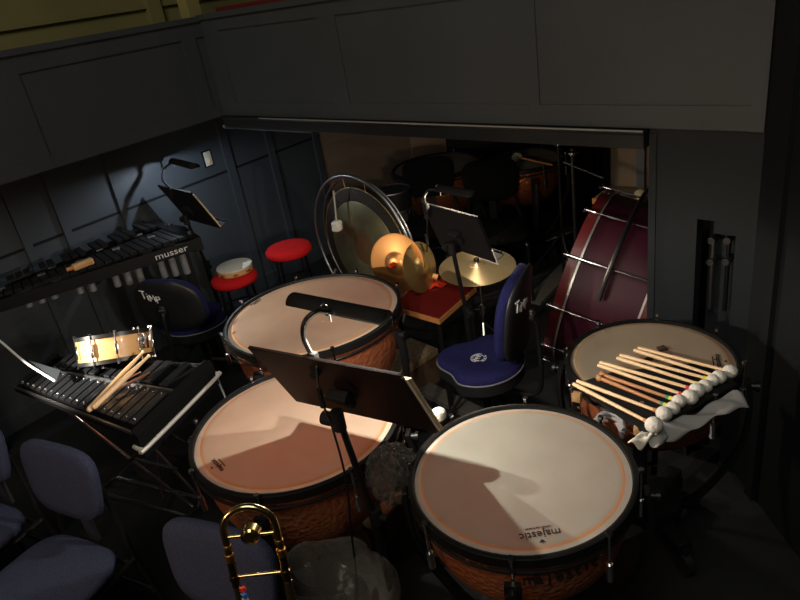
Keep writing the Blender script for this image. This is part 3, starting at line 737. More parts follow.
# ------------------------------------------------------------------ glockenspiel
zg = .80
G = dict(nl=at(14, 388, zg), nr=at(134, 436, zg), fr=at(206, 366, zg), fl=at(50, 357, zg))
def gp(s, w_, z=0): q = (G['nr'].lerp(G['nl'], s)).lerp(G['fr'].lerp(G['fl'], s), w_); q.z = zg + z; return q
gc = gp(.4, .5)
t = thing('glockenspiel', 'black concert glockenspiel with metal bars on a chrome cross stand', 'glockenspiel', (gc.x, gc.y, 0))
mb = MB(); mb.hexa([gp(0, 0, -.02), gp(1, 0, -.02), gp(1, 1, -.02), gp(0, 1, -.02), gp(0, 0, 0), gp(1, 0, 0), gp(1, 1, 0), gp(0, 1, 0)]); mb.build('tray', PITCHM, t, world=True)
mb = MB()
for w_ in (.0, .98): mb.hexa([gp(-.03, w_, -.0), gp(1, w_, -.0), gp(1, w_+.02, -.0), gp(-.03, w_+.02, -.0), gp(-.03, w_, .012), gp(1, w_, .012), gp(1, w_+.02, .012), gp(-.03, w_+.02, .012)])
mb.build('side_rail', STEEL, t, world=True)
mb = MB(); mb.hexa([gp(-.045, -.02, -.09), gp(-.01, -.02, -.09), gp(-.01, 1.0, -.09), gp(-.045, 1.0, -.09), gp(-.045, -.02, .015), gp(-.01, -.02, .035), gp(-.01, 1.0, .035), gp(-.045, 1.0, .015)]); mb.build('end_case', PITCHM, t, world=True)
mb = MB(); q0 = gp(-.05, -.03, -.04); q1 = gp(-.05, 1.0, -.04); dd = (q1 - q0).normalized(); si = (gp(0, 0) - gp(-.045, 0)).normalized()
pts = bez([q0 + si*.05, q0 + si*.005, q0 + dd*.03 - si*.012, q1 - dd*.03 - si*.012, q1 + si*.005, q1 + si*.03], 6); mb.tube(pts, .009, 8); mb.build('edge_trim', mat('grey aluminium', (.55, .55, .53), .45, .5), t, world=True)
ng = 18
for k in range(ng):
    s0 = .03 + k/ng*.95; s1_ = s0 + .95/ng*.78; w1 = .52
    mb = MB(); mb.hexa([gp(s0, .07, .012), gp(s1_, .07, .012), gp(s1_, w1, .012), gp(s0, w1, .012), gp(s0, .07, .022), gp(s1_, .07, .022), gp(s1_, w1, .022), gp(s0, w1, .022)]); mb.build('bar', BARG, t, world=True)
for k in range(ng - 1):
    if k % 7 in (1, 4): continue
    s0 = .03 + (k+.5)/ng*.95; s1_ = s0 + .95/ng*.7
    mb = MB(); mb.hexa([gp(s0, .56, .028), gp(s1_, .56, .028), gp(s1_, .93, .028), gp(s0, .93, .028), gp(s0, .56, .038), gp(s1_, .56, .038), gp(s1_, .93, .038), gp(s0, .93, .038)]); mb.build('bar', BARG, t, world=True)
for k in range(ng):
    s_ = .03 + (k+.39)/ng*.95
    mb = MB()
    for w_, zz in ((.12, .023), (.48, .023)): mb.sphere(gp(s_, w_, zz), .005, u=8, v=6)
    mb.build('bar_pin', CHROME, t, world=True)
mb = MB(); mb.hexa([gp(.0, .525, .0), gp(1, .525, .0), gp(1, .545, .0), gp(0, .545, .0), gp(.0, .525, .03), gp(1, .525, .03), gp(1, .545, .03), gp(0, .545, .03)]); mb.build('middle_rail', STEEL, t, world=True)
F0, F1, F2, F3 = at(97, 492, .02), at(186, 516, .02), at(200, 498, .02), at(115, 477, .02)
mb = MB(); mb.tube([F0, F1], .011); mb.tube([F3, F2], .011); mb.tube([F1, F1.lerp(F2, .5) + (F1-F0)*.06, F2], .009); mb.tube([F0, F0.lerp(F3, .5), F3], .009); mb.build('floor_frame', CHROME, t, world=True)
tl = [gp(-.02, .15, -.06), gp(-.02, .85, -.06), gp(.75, .15, -.03), gp(.75, .85, -.03)]
mid = (F0 + F1 + F2 + F3)/4
L0 = F0.lerp(F3, .5); L1 = F1.lerp(F2, .5)
for a_, b_ in ((L0, tl[0]), (L1, tl[2]), (F3, tl[1]), (F2, tl[3])):
    mb = MB(); mb.cyl(a_, b_, .009); mb.build('leg', CHROME, t, world=True)
mb = MB(); mb.cyl(L0.lerp(tl[0], .62), L0.lerp(tl[0], .62) + (L1 - L0)*.45, .007); mb.build('brace', CHROME, t, world=True)
# sticks on it
def stick(name, label, cat, a, b, m, r0=.0075, r1=.005, tip=True, group=None):
    a = V(a); b = V(b); d = (b - a)
    L_ = d.length; pts = [a, a + d*.03, a + d*.6, a + d*.94, a + d*.965, a + d*.985, b]
    t = MB(); t.tube(pts, r0, 10, rs=[r0*.7, r0, r0, r1*.7, r1*.75, r1*1.1, r1*.5]); o = t.build(name, m); return tag(o, label, cat, group)
stick('drumstick', 'pale drumstick on the glockenspiel, the left one of the crossing pair', 'drumstick', at(88, 411, zg + .05), at(144, 351, zg + .12), STICK, .0115, .008, group='pale drumsticks on the glockenspiel')
stick('drumstick', 'pale drumstick on the glockenspiel, the right one of the crossing pair', 'drumstick', at(93, 408, zg + .06), at(150, 355, zg + .12), STICK, .0115, .008, group='pale drumsticks on the glockenspiel')
stick('mallet_shaft', 'dark reddish stick lying low across the glockenspiel bars beneath the pale ones', 'stick', at(112, 392, zg + .045), at(150, 372, zg + .05), DARKST, .006, .006, group='dark sticks on the glockenspiel')
stick('mallet_shaft', 'thin dark reddish stick nearest the snare drum on the glockenspiel', 'stick', at(110, 387, zg + .045), at(141, 372, zg + .05), DARKST, .005, .005, group='dark sticks on the glockenspiel')
# flared wire brush at the far left
q = [at(-25, 322, .98), at(0, 341, .95), at(25, 362, .91), at(55, 381, .87)]
t = thing('wire_brush', 'metal rod, its shine coloured white, with a flared grey blade at the left picture edge', 'brush', q[3])
mb = MB(); mb.tube(bez(q, 8), .0055, 8); mb.build('rod', WHITEP, t, world=True)  # white colour stands in for the shine of lit chrome
mb = MB(); a_, b_, c_ = at(29, 361, .905), at(61, 371, .885), at(57, 381, .868); n_ = Z*.004
mb.hexa([a_, a_ + (c_-a_)*.05, c_, b_, a_ + n_, a_ + (c_-a_)*.05 + n_, c_ + n_, b_ + n_]); mb.build('blade', mat('grey blue plastic', (.025, .030, .036), .4), t, world=True)

# ------------------------------------------------------------------ snare drum (tilted, shell towards the camera)
sc_ = at(115, 347, .885); ax = V((.02, .42, .90)).normalized()
eu = V((1, .02, 0)); eu = (eu - ax*eu.dot(ax)).normalized(); ev = ax.cross(eu); MS = frame(sc_, eu, ev, ax)
t = thing('snare_drum', 'tilted snare drum with bright maple shell and chrome lugs, behind the glockenspiel', 'drum', (sc_.x, sc_.y, sc_.z - .1)); rs_ = .156; hs = .056
mb = MB(); mb.lathe([(rs_-.004, -hs), (rs_, -hs), (rs_, hs), (rs_-.004, hs)], 56, MS); mb.build('shell', MAPLE, t, world=True)
for z_ in (-hs, hs):
    mb = MB(); mb.lathe([(rs_+.001, z_-.008), (rs_+.009, z_-.008), (rs_+.009, z_+.010), (rs_+.001, z_+.010), (rs_+.001, z_-.008)], 56, MS); mb.build('hoop', BLACK, t, world=True)
mb = MB(); mb.lathe([(0, hs+.004), (rs_, hs+.004)], 48, MS); mb.build('batter_head', MATTE, t, world=True)
mb = MB(); mb.lathe([(0, -hs-.004), (rs_, -hs-.004)], 48, MS); mb.build('snare_head', MATTE, t, world=True)
for k in range(10):
    a = 2*PI*k/10 + .12; c_, s_ = math.cos(a), math.sin(a); mb = MB(); q = rs_ + .012
    mb.cyl(MS @ V((q*c_, q*s_, -hs-.012)), MS @ V((q*c_, q*s_, hs+.014)), .003, 8); mb.cyl(MS @ V((q*c_, q*s_, hs+.01)), MS @ V((q*c_, q*s_, hs+.02)), .006, 6); mb.cyl(MS @ V((q*c_, q*s_, -hs-.016)), MS @ V((q*c_, q*s_, -hs-.006)), .006, 6)
    mb.box((q-.003, 0, 0), (.014, .014, .06), MS @ Matrix.Rotation(a, 4, 'Z'), bev=.003); mb.build('lug', CHROME, t, world=True)
mb = MB(); mb.box((rs_+.012, 0, .01), (.022, .035, .07), MS @ Matrix.Rotation(-.35, 4, 'Z'), bev=.004); mb.cyl(MS @ V((rs_+.03, -.06, .01)), MS @ V((rs_+.035, -.06, .06)), .006); mb.build('strainer', CHROME, t, world=True)
mb = MB(); mb.cyl(MS @ Matrix.Rotation(-2.70, 4, 'Z') @ V((rs_-.004, 0, .005)), MS @ Matrix.Rotation(-2.70, 4, 'Z') @ V((rs_+.004, 0, .005)), .018, 20); mb.build('badge', INK, t, world=True)
t = thing('snare_stand', 'chrome tripod stand holding the tilted snare drum', 'stand', (sc_.x, sc_.y + .075, 0))
mb = MB(); mb.cyl((0, 0, .25), (-0, -.01, .75), .012); mb.build('pole', CHROME, t)
for k in range(3):
    a = .5 + 2*PI*k/3; mb = MB(); mb.tube([(0, 0, .42), (.22*math.cos(a), .22*math.sin(a), .01)], .007); mb.build('leg', CHROME, t)
    mb = MB(); q = MS @ V((.15*math.cos(a), .15*math.sin(a), -hs-.022)) - V((sc_.x, sc_.y+.075, 0)); mb.tube([(0, -.01, .74), q], .006); mb.build('arm', CHROME, t)

# ------------------------------------------------------------------ gong
gC = CAM + (V((-.147, 3.494, .873)) - CAM)*(.49/.42); gr = .49
ge = V((math.cos(R(-51)), math.sin(R(-51)), 0)); gn = V((ge.y, -ge.x, 0)); gn = gn if gn.dot(CAM - gC) > 0 else -gn
MG = frame(gC, ge, Z, gn if frame(gC, ge, Z, gn).determinant() > 0 else -gn)
sg = 1 if (MG.to_3x3() @ V((0, 0, 1))).dot(gn) > 0 else -1
t = thing('gong_stand', 'round tubular chrome gong stand in front of the left wall', 'stand', (gC.x, gC.y, 0))
mb = MB(); mb.tube([gC + gn*.02 + v_ - gC for v_ in circle(gC, ge, Z, gr, 72)], .011, 10, True); mb.build('front_ring', mat('grey steel tube', (.30, .32, .34), .3, .9), t, world=True)
mb = MB(); mb.tube([v_ - gn*.03 for v_ in circle(gC, ge, Z, gr - .028, 72)], .007, 10, True); mb.build('rear_ring', STEEL, t, world=True)
for s_ in (-1, 1):
    b = gC + ge*s_*gr*.80 - Z*gr*.6; mb = MB()
    f_ = b.copy(); f_.z = 0
    mb.tube([b + Z*.05, f_ + gn*.25 + Z*.01], .010); mb.tube([b + Z*.05, f_ - gn*.25 + Z*.01], .010); mb.build('foot', STEEL, t, world=True)
mb = MB(); q = gC - Z*gr; mb.cyl(q, V((q.x, q.y, .02)) if q.z > .05 else q + Z*.01, .010); mb.build('post', STEEL, t, world=True)
t = thing('gong', 'large dull bronze gong with brown centre, hung in the round stand', 'gong', (gC.x, gC.y, gC.z - gr))
rg = gr*.86; gcn = gC - Z*.015 + V((0, 0, 0))
MG2 = frame(gcn + gn*-.0, ge*sg, Z, gn)
if MG2.determinant() < 0: MG2 = frame(gcn, -ge*sg, Z, gn)
mb = MB(); mb.lathe([(rg*.26, .004), (rg*.77, .004), (rg*.78, .001)], 64, MG2); mb.build('face', GONG, t, world=True)
mb = MB(); mb.lathe([(rg*.77, .002), (rg*.80, -.002), (rg*.97, -.006), (rg*1.0, -.014), (rg*.99, -.05), (rg*.96, -.05), (rg*.77, -.012), (rg*.77, .002)], 64, MG2); mb.build('rim', GONGR, t, world=True)
mb = MB(); mb.lathe([(0, .012), (rg*.10, .011), (rg*.22, .006), (rg*.26, .004)], 48, MG2); mb.build('boss', GONGB, t, world=True)
mb = MB(); mb.tube([v_ - gn*.01 for v_ in circle(gcn, ge, Z, rg*.985, 64)], .0035, 6, True); mb.build('bright_edge', mat('worn gold edge', (.5, .38, .16), .35, .9, bump=('n', 90, 1.0)), t, world=True)
for s_ in (-1, 1):
    mb = MB(); mb.tube([gcn + ge*s_*.10 + Z*rg*.93 - gn*.01, gC + ge*s_*.11 + Z*gr*.965 - gn*.01], .003, 6); mb.build('cord', TAN, t, world=True)
ma = on_plane(333.5, 191, gC + gn*.055, gn); mc_ = on_plane(337, 226, gC + gn*.055, gn)
t = thing('gong_mallet', 'gong mallet with white head hanging in front of the gong', 'mallet', mc_)
mb = MB(); mb.tube([ma, mc_], .0055, 8); mb.build('shaft', mat('pale grey shaft', (.5, .48, .42), .5), t, world=True)
mb = MB(); d_ = (mc_ - ma).normalized(); mb.lathe([(0, -.034), (.028, -.034), (.036, -.026), (.036, .026), (.028, .034), (0, .034)], 24, frame(mc_, ge, gn, d_)); mb.build('head', FELT, t, world=True)

# ------------------------------------------------------------------ red table, cymbals
zt_ = .60
tc_ = [at(404.5, 309.5, zt_), at(439, 319.6, zt_), at(476, 287, zt_)]; tc_.append(tc_[0] + tc_[2] - tc_[1] + (tc_[0]-tc_[1])*.45); tc_[0] = tc_[0] + (tc_[0]-tc_[1])*.45
cc = sum(tc_, V((0, 0, 0)))/4
t = thing('percussion_table', 'small table with dark red carpet top and orange wood edge', 'table', (cc.x, cc.y, 0))
def ins(k): q = tc_[k].lerp(cc, .03); return q
mb = MB(); mb.hexa([ins(k) - Z*.005 for k in range(4)] + [ins(k) + Z*.002 for k in range(4)]); mb.build('carpet_top', REDC, t, world=True)
mb = MB(); mb.hexa([q - Z*.03 for q in tc_] + [q - Z*.001 for q in tc_]); mb.build('tabletop', WEDGE, t, world=True)
for k in range(4):
    q = tc_[k].lerp(cc, .16); mb = MB(); mb.cyl((q.x, q.y, 0), (q.x, q.y, zt_-.03), .014); mb.build('leg', BLACK, t, world=True)
def cymbal(label, c, axis, r, m, strap=True):
    ax = V(axis).normalized(); x_ = Z.cross(ax).normalized(); M_ = frame(c, x_, ax.cross(x_), ax)
    t = thing('hand_cymbal', label, 'cymbal', c, 0, 'pair of hand cymbals on the red table')
    mb = MB(); prof = [(.004, .034), (.03, .034), (.055, .024), (.065, .012)]
    for k in range(1, 13):
        q = .065 + (r-.065)*k/12; prof.append((q, .012 - .014*k/12 + (.0006 if k % 2 else 0)))
    mb.lathe(prof + [(r, -.004), (.06, .008), (.03, .030), (.004, .031)], 64, M_); mb.build('bow', m, t, world=True, ang=70)
    if strap:
        mb = MB(); mb.cyl(M_ @ V((0, 0, .032)), M_ @ V((0, 0, .055)), .016, 14); mb.sphere(M_ @ V((0, 0, .058)), .02, (1, 1, .6)) ; mb.build('strap_pad', ORANGE, t, world=True)
    return t
cA = at(396, 259, .80); cB = at(422, 268, .785)
rc = .170
CYMY = mat('dim yellow cymbal bronze', (.42, .30, .13), .4, .8, var=(6, .6, (.30, .19, .07)))
cymbal('reddish bronze hand cymbal standing upright on the red table, left of the pair', V((cA.x, cA.y, zt_ + rc + .004)), (-.50, -.82, .18), rc, CYMR)
cymbal('yellowish hand cymbal leaning behind the reddish one on the red table', V((cA.x + .125, cA.y - .055, zt_ + rc*.88)), (.72, -.62, .20), rc*.84, CYMY, False)
q = at(432, 281, zt_ + .03)
t = thing('cymbal_strap', 'orange-red cloth with wooden handle bundled beside the cymbals', 'strap', (q.x, q.y, zt_))
mb = MB(); mb.grid(10, 10, lambda u, v: (q.x + (u-.5)*.15 + .01*math.sin(9*v), q.y + (v-.5)*.11, zt_ + .012 + .018*math.exp(-((u-.5)**2+(v-.5)**2)*9) + .008*math.sin(14*u+7*v))); mb.build('cloth', ORANGE, t, world=True, solid=.004)
mb = MB(); mb.cyl((q.x-.06, q.y+.03, zt_+.085), (q.x+.01, q.y-.005, zt_+.060), .014, 12); mb.build('leather_loop', MATTE, t, world=True)
mb = MB(); mb.cyl((q.x+.008, q.y-.005, zt_+.062), (q.x+.035, q.y-.015, zt_+.052), .018, 12); mb.build('wood_knob', WEDGE, t, world=True)
# suspended cymbal
CYMS = mat('lathed bright cymbal', (.92, .74, .44), .42, .85, var=(6, .5, (.78, .58, .30)))
_n = CYMS.node_tree.nodes; _t = _n.new('ShaderNodeTangent'); _t.direction_type = 'RADIAL'; _t.axis = 'Z'
_n['Principled BSDF'].inputs['Anisotropic'].default_value = .8; _n['Principled BSDF'].inputs['Anisotropic Rotation'].default_value = .25; CYMS.node_tree.links.new(_t.outputs[0], _n['Principled BSDF'].inputs['Tangent'])
zc = .70; cc = at(477, 266, zc); M_ = frame(cc, (1, 0, 0), (0, 1, 0), (0, 0, 1)) @ Matrix.Rotation(R(5), 4, 'X')
t = thing('suspended_cymbal', 'flat bright brass cymbal on a chrome stand under the middle music stand', 'cymbal', (cc.x, cc.y, 0))
mb = MB(); prof = [(.005, .024), (.025, .022), (.045, .012)] + [(.045 + .170*k/14, .010 - .014*k/14 + (.0005 if k % 2 else 0)) for k in range(15)]
mb.lathe(prof + [(.215, -.006), (.045, .007), (.005, .02)], 72, M_); mb.build('bow', CYMS, t, world=True, ang=70)
mb = MB(); mb.cyl((cc.x, cc.y, .15), (cc.x, cc.y, zc+.05), .009); mb.build('pole', CHROME, t, world=True)
mb = MB(); mb.cyl((cc.x, cc.y, .40), (cc.x, cc.y, .46), .017); mb.cyl((cc.x-.05, cc.y, .43), (cc.x+.02, cc.y, .43), .007); mb.build('clutch', CHROME, t, world=True)
mb = MB(); mb.cyl((cc.x, cc.y, zc+.03), (cc.x, cc.y, zc+.045), .016); mb.build('felt_washer', MATTE, t, world=True)
for k in range(3):
    a = .3 + 2*PI*k/3; mb = MB(); mb.tube([(cc.x, cc.y, .34), (cc.x + .24*math.cos(a), cc.y + .24*math.sin(a), .012)], .008); mb.build('leg', CHROME, t, world=True)

# ------------------------------------------------------------------ bass drum
bc = V((.991, 3.247, .596)); ba = V((.797, -.539, -.271)).normalized(); bu = V((.224, -.152, .963)); bu = (bu - ba*bu.dot(ba)).normalized(); be = bu.cross(ba)
MBD = frame(bc, be, bu, -ba)
if MBD.determinant() < 0: MBD = frame(bc, -be, bu, -ba)
br = .48; bd = .44          # local z runs from the near end (-bd) to the far hoop (0)
t = thing('bass_drum', 'large wine red concert bass drum tilted in its frame, beside the pillar', 'drum', (bc.x + .1, bc.y, 0))
mb = MB(); mb.lathe([(br-.012, -bd), (br-.008, -bd), (br-.008, -.02), (br-.012, -.02)], 96, MBD); mb.build('shell', WINE, t, world=True)
for z0, nm in ((-.045, 'far_hoop'), (-bd-.005, 'near_hoop')):
    mb = MB(); mb.lathe([(br-.004, z0), (br+.010, z0), (br+.010, z0+.048), (br-.004, z0+.048), (br-.004, z0)], 96, MBD); hp = mb.build(nm, WINEH, t, world=True)
    mb = MB(); zz = z0 - .004 if nm == 'far_hoop' else z0 + .052
    mb.lathe([(br-.006, zz-.006), (br+.004, zz-.006), (br+.004, zz+.006), (br-.006, zz+.006), (br-.006, zz-.006)], 96, MBD); mb.build('hoop_edge', mat('silver edge', (.55, .54, .50), .35, .5), hp, world=True)
for z0 in (-.004, -bd + .002):
    mb = MB(); mb.lathe([(0, z0), (br-.005, z0)], 64, MBD); mb.build('drum_head', mat('dark calf head', (.10, .085, .06), .6), t, world=True)
for k in range(12):
    a = 2*PI*k/12 + .13; c_, s_ = math.cos(a), math.sin(a); q = br + .022; mb = MB()
    mb.cyl(MBD @ V((q*c_, q*s_, -bd-.02)), MBD @ V((q*c_, q*s_, .02)), .0042, 8)
    mb.cyl(MBD @ V((q*c_, q*s_, -.03)), MBD @ V((q*c_, q*s_, .028)), .008, 10)
    mb.cyl(MBD @ V((q*c_, q*s_, .022)) - be*.022, MBD @ V((q*c_, q*s_, .022)) + be*.022, .006, 8)
    mb.cyl(MBD @ V((q*c_, q*s_, -.14)), MBD @ V((q*c_, q*s_, -.09)), .008, 8)
    mb.cyl(MBD @ V((q*c_, q*s_, -bd-.02)), MBD @ V((q*c_, q*s_, -bd+.03)), .008, 8)
    mb.build('tension_rod', CHROME, t, world=True)
t = thing('bass_drum_stand', 'black tilting frame stand around the wine red bass drum', 'stand', (bc.x + .1, bc.y, 0))
mb = MB(); pts = [MBD @ V((( br+.055)*math.cos(a), (br+.055)*math.sin(a), -.20)) for a in [R(20 + 320*k/40) for k in range(41)]]
mb.tube(pts, .012, 8); mb.build('swivel_ring', BLACK, t, world=True)
for s_ in (-1, 1):
    mb = MB(); q = MBD @ V((s_*(br+.055), 0, -.20)); mb.tube([q, V((q.x, q.y, .03))], .014)
    mb.tube([V((q.x - .22, q.y, .03)), V((q.x + .22, q.y, .03))], .014)
    mb.build('upright', BLACK, t, world=True)
for a in (R(130), R(165)):
    mb = MB(); q = MBD @ V(((br+.04)*math.cos(a), (br+.04)*math.sin(a), -.20)); q2 = MBD @ V(((br+.03)*math.cos(a+.32), (br+.03)*math.sin(a+.32), -.33)); mb.cyl(q, q2, .006); mb.sphere(q2, .012, u=10, v=8); mb.build('brace', STEEL, t, world=True)
# mallet shelf behind the bass drum
q = at(628, 193, .80)
t = thing('mallet_shelf', 'small beige shelf with wood edge behind the top of the bass drum', 'shelf', (q.x, q.y, 0), R(-42))
mb = MB(); mb.box((.02, .02, .78), (.40, .26, .02), bev=.002); mb.build('top', mat('beige board', (.28, .20, .12), .8), t)
mb = MB(); mb.box((.02, -.115, .775), (.40, .012, .035)); mb.build('edge', WEDGE, t)
mb = MB(); mb.cyl((.02, .05, 0), (.02, .05, .77), .016); mb.box((.02, .05, .012), (.3, .3, .02)); mb.build('post', BLACK, t)
for i, (xx, yy, lab) in enumerate(((641, 196, 'cream felt bass drum beater head on the beige shelf, left of two'), (648, 201, 'cream felt beater head half hidden by the pillar edge'))):
    q = at(xx, yy, .83); t = thing('bass_beater', lab, 'mallet', (q.x, q.y, .79), 0, 'beaters on the beige shelf')
    mb = MB(); mb.sphere((0, 0, .042), .042, (1, 1, 1)); mb.build('head', FELTC, t)
    mb = MB(); mb.tube([(0, 0, .03), (.20, .12, .03)], .007); mb.build('handle', STICK, t)

# ------------------------------------------------------------------ mallet tray and mallets on the smallest timpani
zmt = ZH + .035
A0 = at(572, 380, zmt); A1 = at(640, 432, zmt); A2 = at(742, 392, zmt)
t = thing('mallet_tray', 'black felt covered tray propped between the two right front timpani', 'tray', (A0.x, A0.y, zmt - .05))
tr = [at(568, 385, zmt-.012), at(640, 436, zmt-.012), at(728, 380, zmt-.012), at(655, 345, zmt-.012)]
tr = [at(574, 384, zmt-.012), at(645, 432, zmt-.012), at(738, 384, zmt-.012), at(702, 362, zmt-.012), at(612, 372, zmt-.012)]
mb = MB(); n_ = len(tr); lo = [mb.bm.verts.new(q - Z*.010) for q in tr]; hi = [mb.bm.verts.new(q) for q in tr]
mb.bm.faces.new(lo); mb.bm.faces.new(hi[::-1])
for k in range(n_): mb.bm.faces.new((lo[k], lo[(k+1) % n_], hi[(k+1) % n_], hi[k]))
mb.build('felt_top', MATTE, t, world=True)
for xx, yy in ((577, 397), (639, 430)):
    q = at(xx, yy, zmt - .03); mb = MB(); mb.box((q.x, q.y, q.z), (.030, .022, .034), rz=R(-38), bev=.003); mb.build('wood_block', TAN, t, world=True)
mb = MB(); q = at(570, 388, zmt-.03); mb.cyl(q, q - Z*.08, .006); mb.sphere(q + Z*.012, .010); mb.cyl(q, q + V((.03, 0, 0)), .005); mb.build('bracket', CHROME, t, world=True)
mal = [((573.5, 384), (654, 425), 0, .027), ((577, 381), (664, 413.5), 0, .025), ((597, 377), (673, 408), 1, .022), ((600, 374), (679, 401), 1, .022),
       ((598, 365), (690, 397), 2, .026), ((600, 362.5), (697, 390), 2, .025), ((617, 358), (705, 386), 3, .023), ((620, 355), (713, 380), 3, .021),
       ((634, 350), (719, 377), 4, .024), ((638, 348), (730, 371.5), 4, .024)]
names = ['first', 'second', 'third', 'fourth', 'fifth', 'sixth', 'seventh', 'eighth', 'ninth', 'tenth']
look = ['nearest pale mallet of the row, largest white head closest to the camera', 'second pale mallet of the row, beside the nearest one', 'brown cane mallet with yellow binding, the nearer of the two brown ones', 'brown cane mallet with yellow and green binding, the farther of the two',
        'pale mallet with red binding, just beyond the brown pair', 'pale mallet with red binding, next to a second red bound one, farther side', 'pale mallet seventh from the camera, in the fourth pair, near one', 'pale mallet eighth from the camera, in the fourth pair, far one',
        'pale mallet in the farthest pair of the row, its nearer one', 'farthest mallet of the row, reaching deepest over the drum head']
pad = V((0, 0, 0))
heads = []
for i, ((x0, y0), (x1, y1), kd, rh) in enumerate(mal):
    h = at(x1, y1, ZH + .045 + rh*.2); b = at(x0, y0, ZH + .045)
    heads.append(h)
    t = thing('timpani_mallet', look[i], 'mallet', h, 0, 'mallets laid out over the smallest timpani')
    d = (b - h).normalized()
    mb = MB(); L_ = (b - h).length; pts = [h, h + d*.05, h + d*L_*.9, b]
    wood = STICKB if kd == 1 else STICK
    mb.tube(pts, .006, 10, rs=[.0045, .0055, .0075, .0065]); mb.build('shaft', wood, t, world=True)
    if kd == 1:
        mb = MB(); mb.sphere(b - d*.01, .013, u=12, v=8); mb.build('grip_knob', STICKB, t, world=True)
    mb = MB(); mb.sphere(h, rh, (1, 1, .92), 20, 12); mb.build('head', FELT, t, world=True)
    if kd in (0, 2, 1, 3):
        mb = MB(); mb.cyl(h + d*(rh-.002), h + d*(rh+.010), .0068, 10); mb.build('binding', {0: WEDGE, 1: YELB, 2: REDB, 3: YELB}[kd], t, world=True)
    if kd == 1:
        mb = MB(); mb.cyl(h + d*(rh+.011), h + d*(rh+.020), .0065, 10); mb.build('second_binding', GRNB, t, world=True)
# white cloth roll the heads rest on
t = thing('white_cloth', 'crumpled white cloth hanging under the mallet heads off the tray', 'cloth', at(650, 440, ZH))
l0 = at(650, 436, ZH+.01); l1 = at(744, 396, ZH+.01); dr = (l1 - l0).normalized(); sd_ = Z.cross(dr)
random.seed(3)
def clothf(u, v):
    base = l0.lerp(l1, u); wd_ = .045
    return base + sd_*(v-.5)*wd_*1.1 + Z*(.006*math.sin(23*u + 5*v) + .012*math.sin(9*u)*v - (.02 + .01*math.sin(7*u))*(1-v)**2)
mb = MB(); mb.grid(40, 8, clothf); mb.build('drape', CLOTH, t, world=True, solid=.003)
kq = [at(628, 443, ZH+.02), at(641, 448, ZH+.0), at(656, 434, ZH+.02), at(642, 431, ZH+.03)]
mb = MB(); mb.grid(8, 6, lambda u, v: kq[0].lerp(kq[1], u).lerp(kq[3].lerp(kq[2], u), v) + Z*(.010*math.sin(5*u)*math.cos(4*v))); mb.build('folded_corner', PAPER, t, world=True, solid=.005)
kq2 = [at(643, 436, ZH+.02), at(657, 449, ZH-.01), at(668, 436, ZH+.0), at(660, 425, ZH+.02)]
mb = MB(); mb.grid(8, 6, lambda u, v: kq2[0].lerp(kq2[1], u).lerp(kq2[3].lerp(kq2[2], u), v) + Z*(.012*math.sin(6*u+1)*math.cos(5*v))); mb.build('folded_tail', CLOTH, t, world=True, solid=.005)
# curved chrome pedal housing seen between the drums
t = thing('tuning_gauge', 'curved ribbed chrome tuning gauge between the two right front timpani', 'gauge', at(608, 424, .74))
pts = [at(596, 421, .75), at(602, 414, .76), at(611, 413, .76), at(620, 418, .76), at(624, 430, .75)]
CH2 = mat('brushed chrome', (.80, .81, .84), .28, .6)
for k in range(3):
    mb = MB(); mb.tube([q - Z*.022*k + V((0, .008*k, 0)) for q in bez(pts, 6)], .009 - .001*k, 8); mb.build('rib', CH2, t, world=True)
# small dark mute on the drum head
q = at(662, 349, ZH + .003); t = thing('drum_patch', 'small dark square mute lying on the smallest timpani head', 'patch', q)
mb = MB(); mb.box((q.x, q.y, ZH + .006), (.032, .028, .008), rz=R(10), bev=.002); mb.build('pad', mat('dark brown', (.05, .03, .02), .7), t, world=True)
a_, b_ = at(659, 352, ZH+.003), at(640, 366, ZH+.003); dd = (b_ - a_).normalized(); nn_ = Z.cross(dd)*.012
mb = MB(); mb.hexa([a_ - nn_, b_ - nn_, b_ + nn_, a_ + nn_, a_ - nn_ + Z*.003, b_ - nn_ + Z*.003, b_ + nn_ + Z*.003, a_ + nn_ + Z*.003]); mb.build('strap', MATTE, t, world=True)
# white mallet head on the front stand ledge
q = M1 @ V((.262, -.130, .045)); t = thing('timpani_mallet', 'white felt mallet head poking out at the lower right corner of the front stand', 'mallet', q)
mb = MB(); mb.sphere(q, .023, (1, 1, .9)); mb.build('head', FELT, t, world=True)
mb = MB(); mb.tube([q, M1 @ V((-.08, -.14, .04))], .006); mb.build('shaft', STICK, t, world=True)

# ------------------------------------------------------------------ crumpled clear plastic
def crumple(name, label, c, r, sq, seed, m=FILM, f0=4, f1=16, n=18, amp=.07):
    rnd = random.Random(seed); mb = MB(); bmesh.ops.create_icosphere(mb.bm, subdivisions=5, radius=1)
    dirs = [(V((rnd.gauss(0, 1), rnd.gauss(0, 1), rnd.gauss(0, 1))).normalized(), rnd.uniform(f0, f1), rnd.uniform(0, 6)) for _ in range(n)]
    for v in mb.bm.verts:
        d = v.co.normalized(); k = 1 + sum(amp*abs(math.sin(f_*d.dot(a) + p_)) for a, f_, p_ in dirs) - amp*n*.4
        v.co = V((d.x*sq[0], d.y*sq[1], d.z*sq[2]))*r*k
    for v in mb.bm.verts: v.co += V(c)
    return tag(mb.build(name, m, ang=60), label, 'plastic bag')
crumple('plastic_bag', 'crumpled clear plastic bag wedged between the central and nearest timpani', at(394, 474, .78), .085, (.85, .6, 1.1), 4, FILM2, 8, 26, 14, .06)
crumple('plastic_cover', 'grey translucent plastic cover heaped on the floor under the central timpani', V((-.38, 1.57, .40)), .17, (1.15, .85, 1.1), 9, FILM, 2, 5, 9, .05)

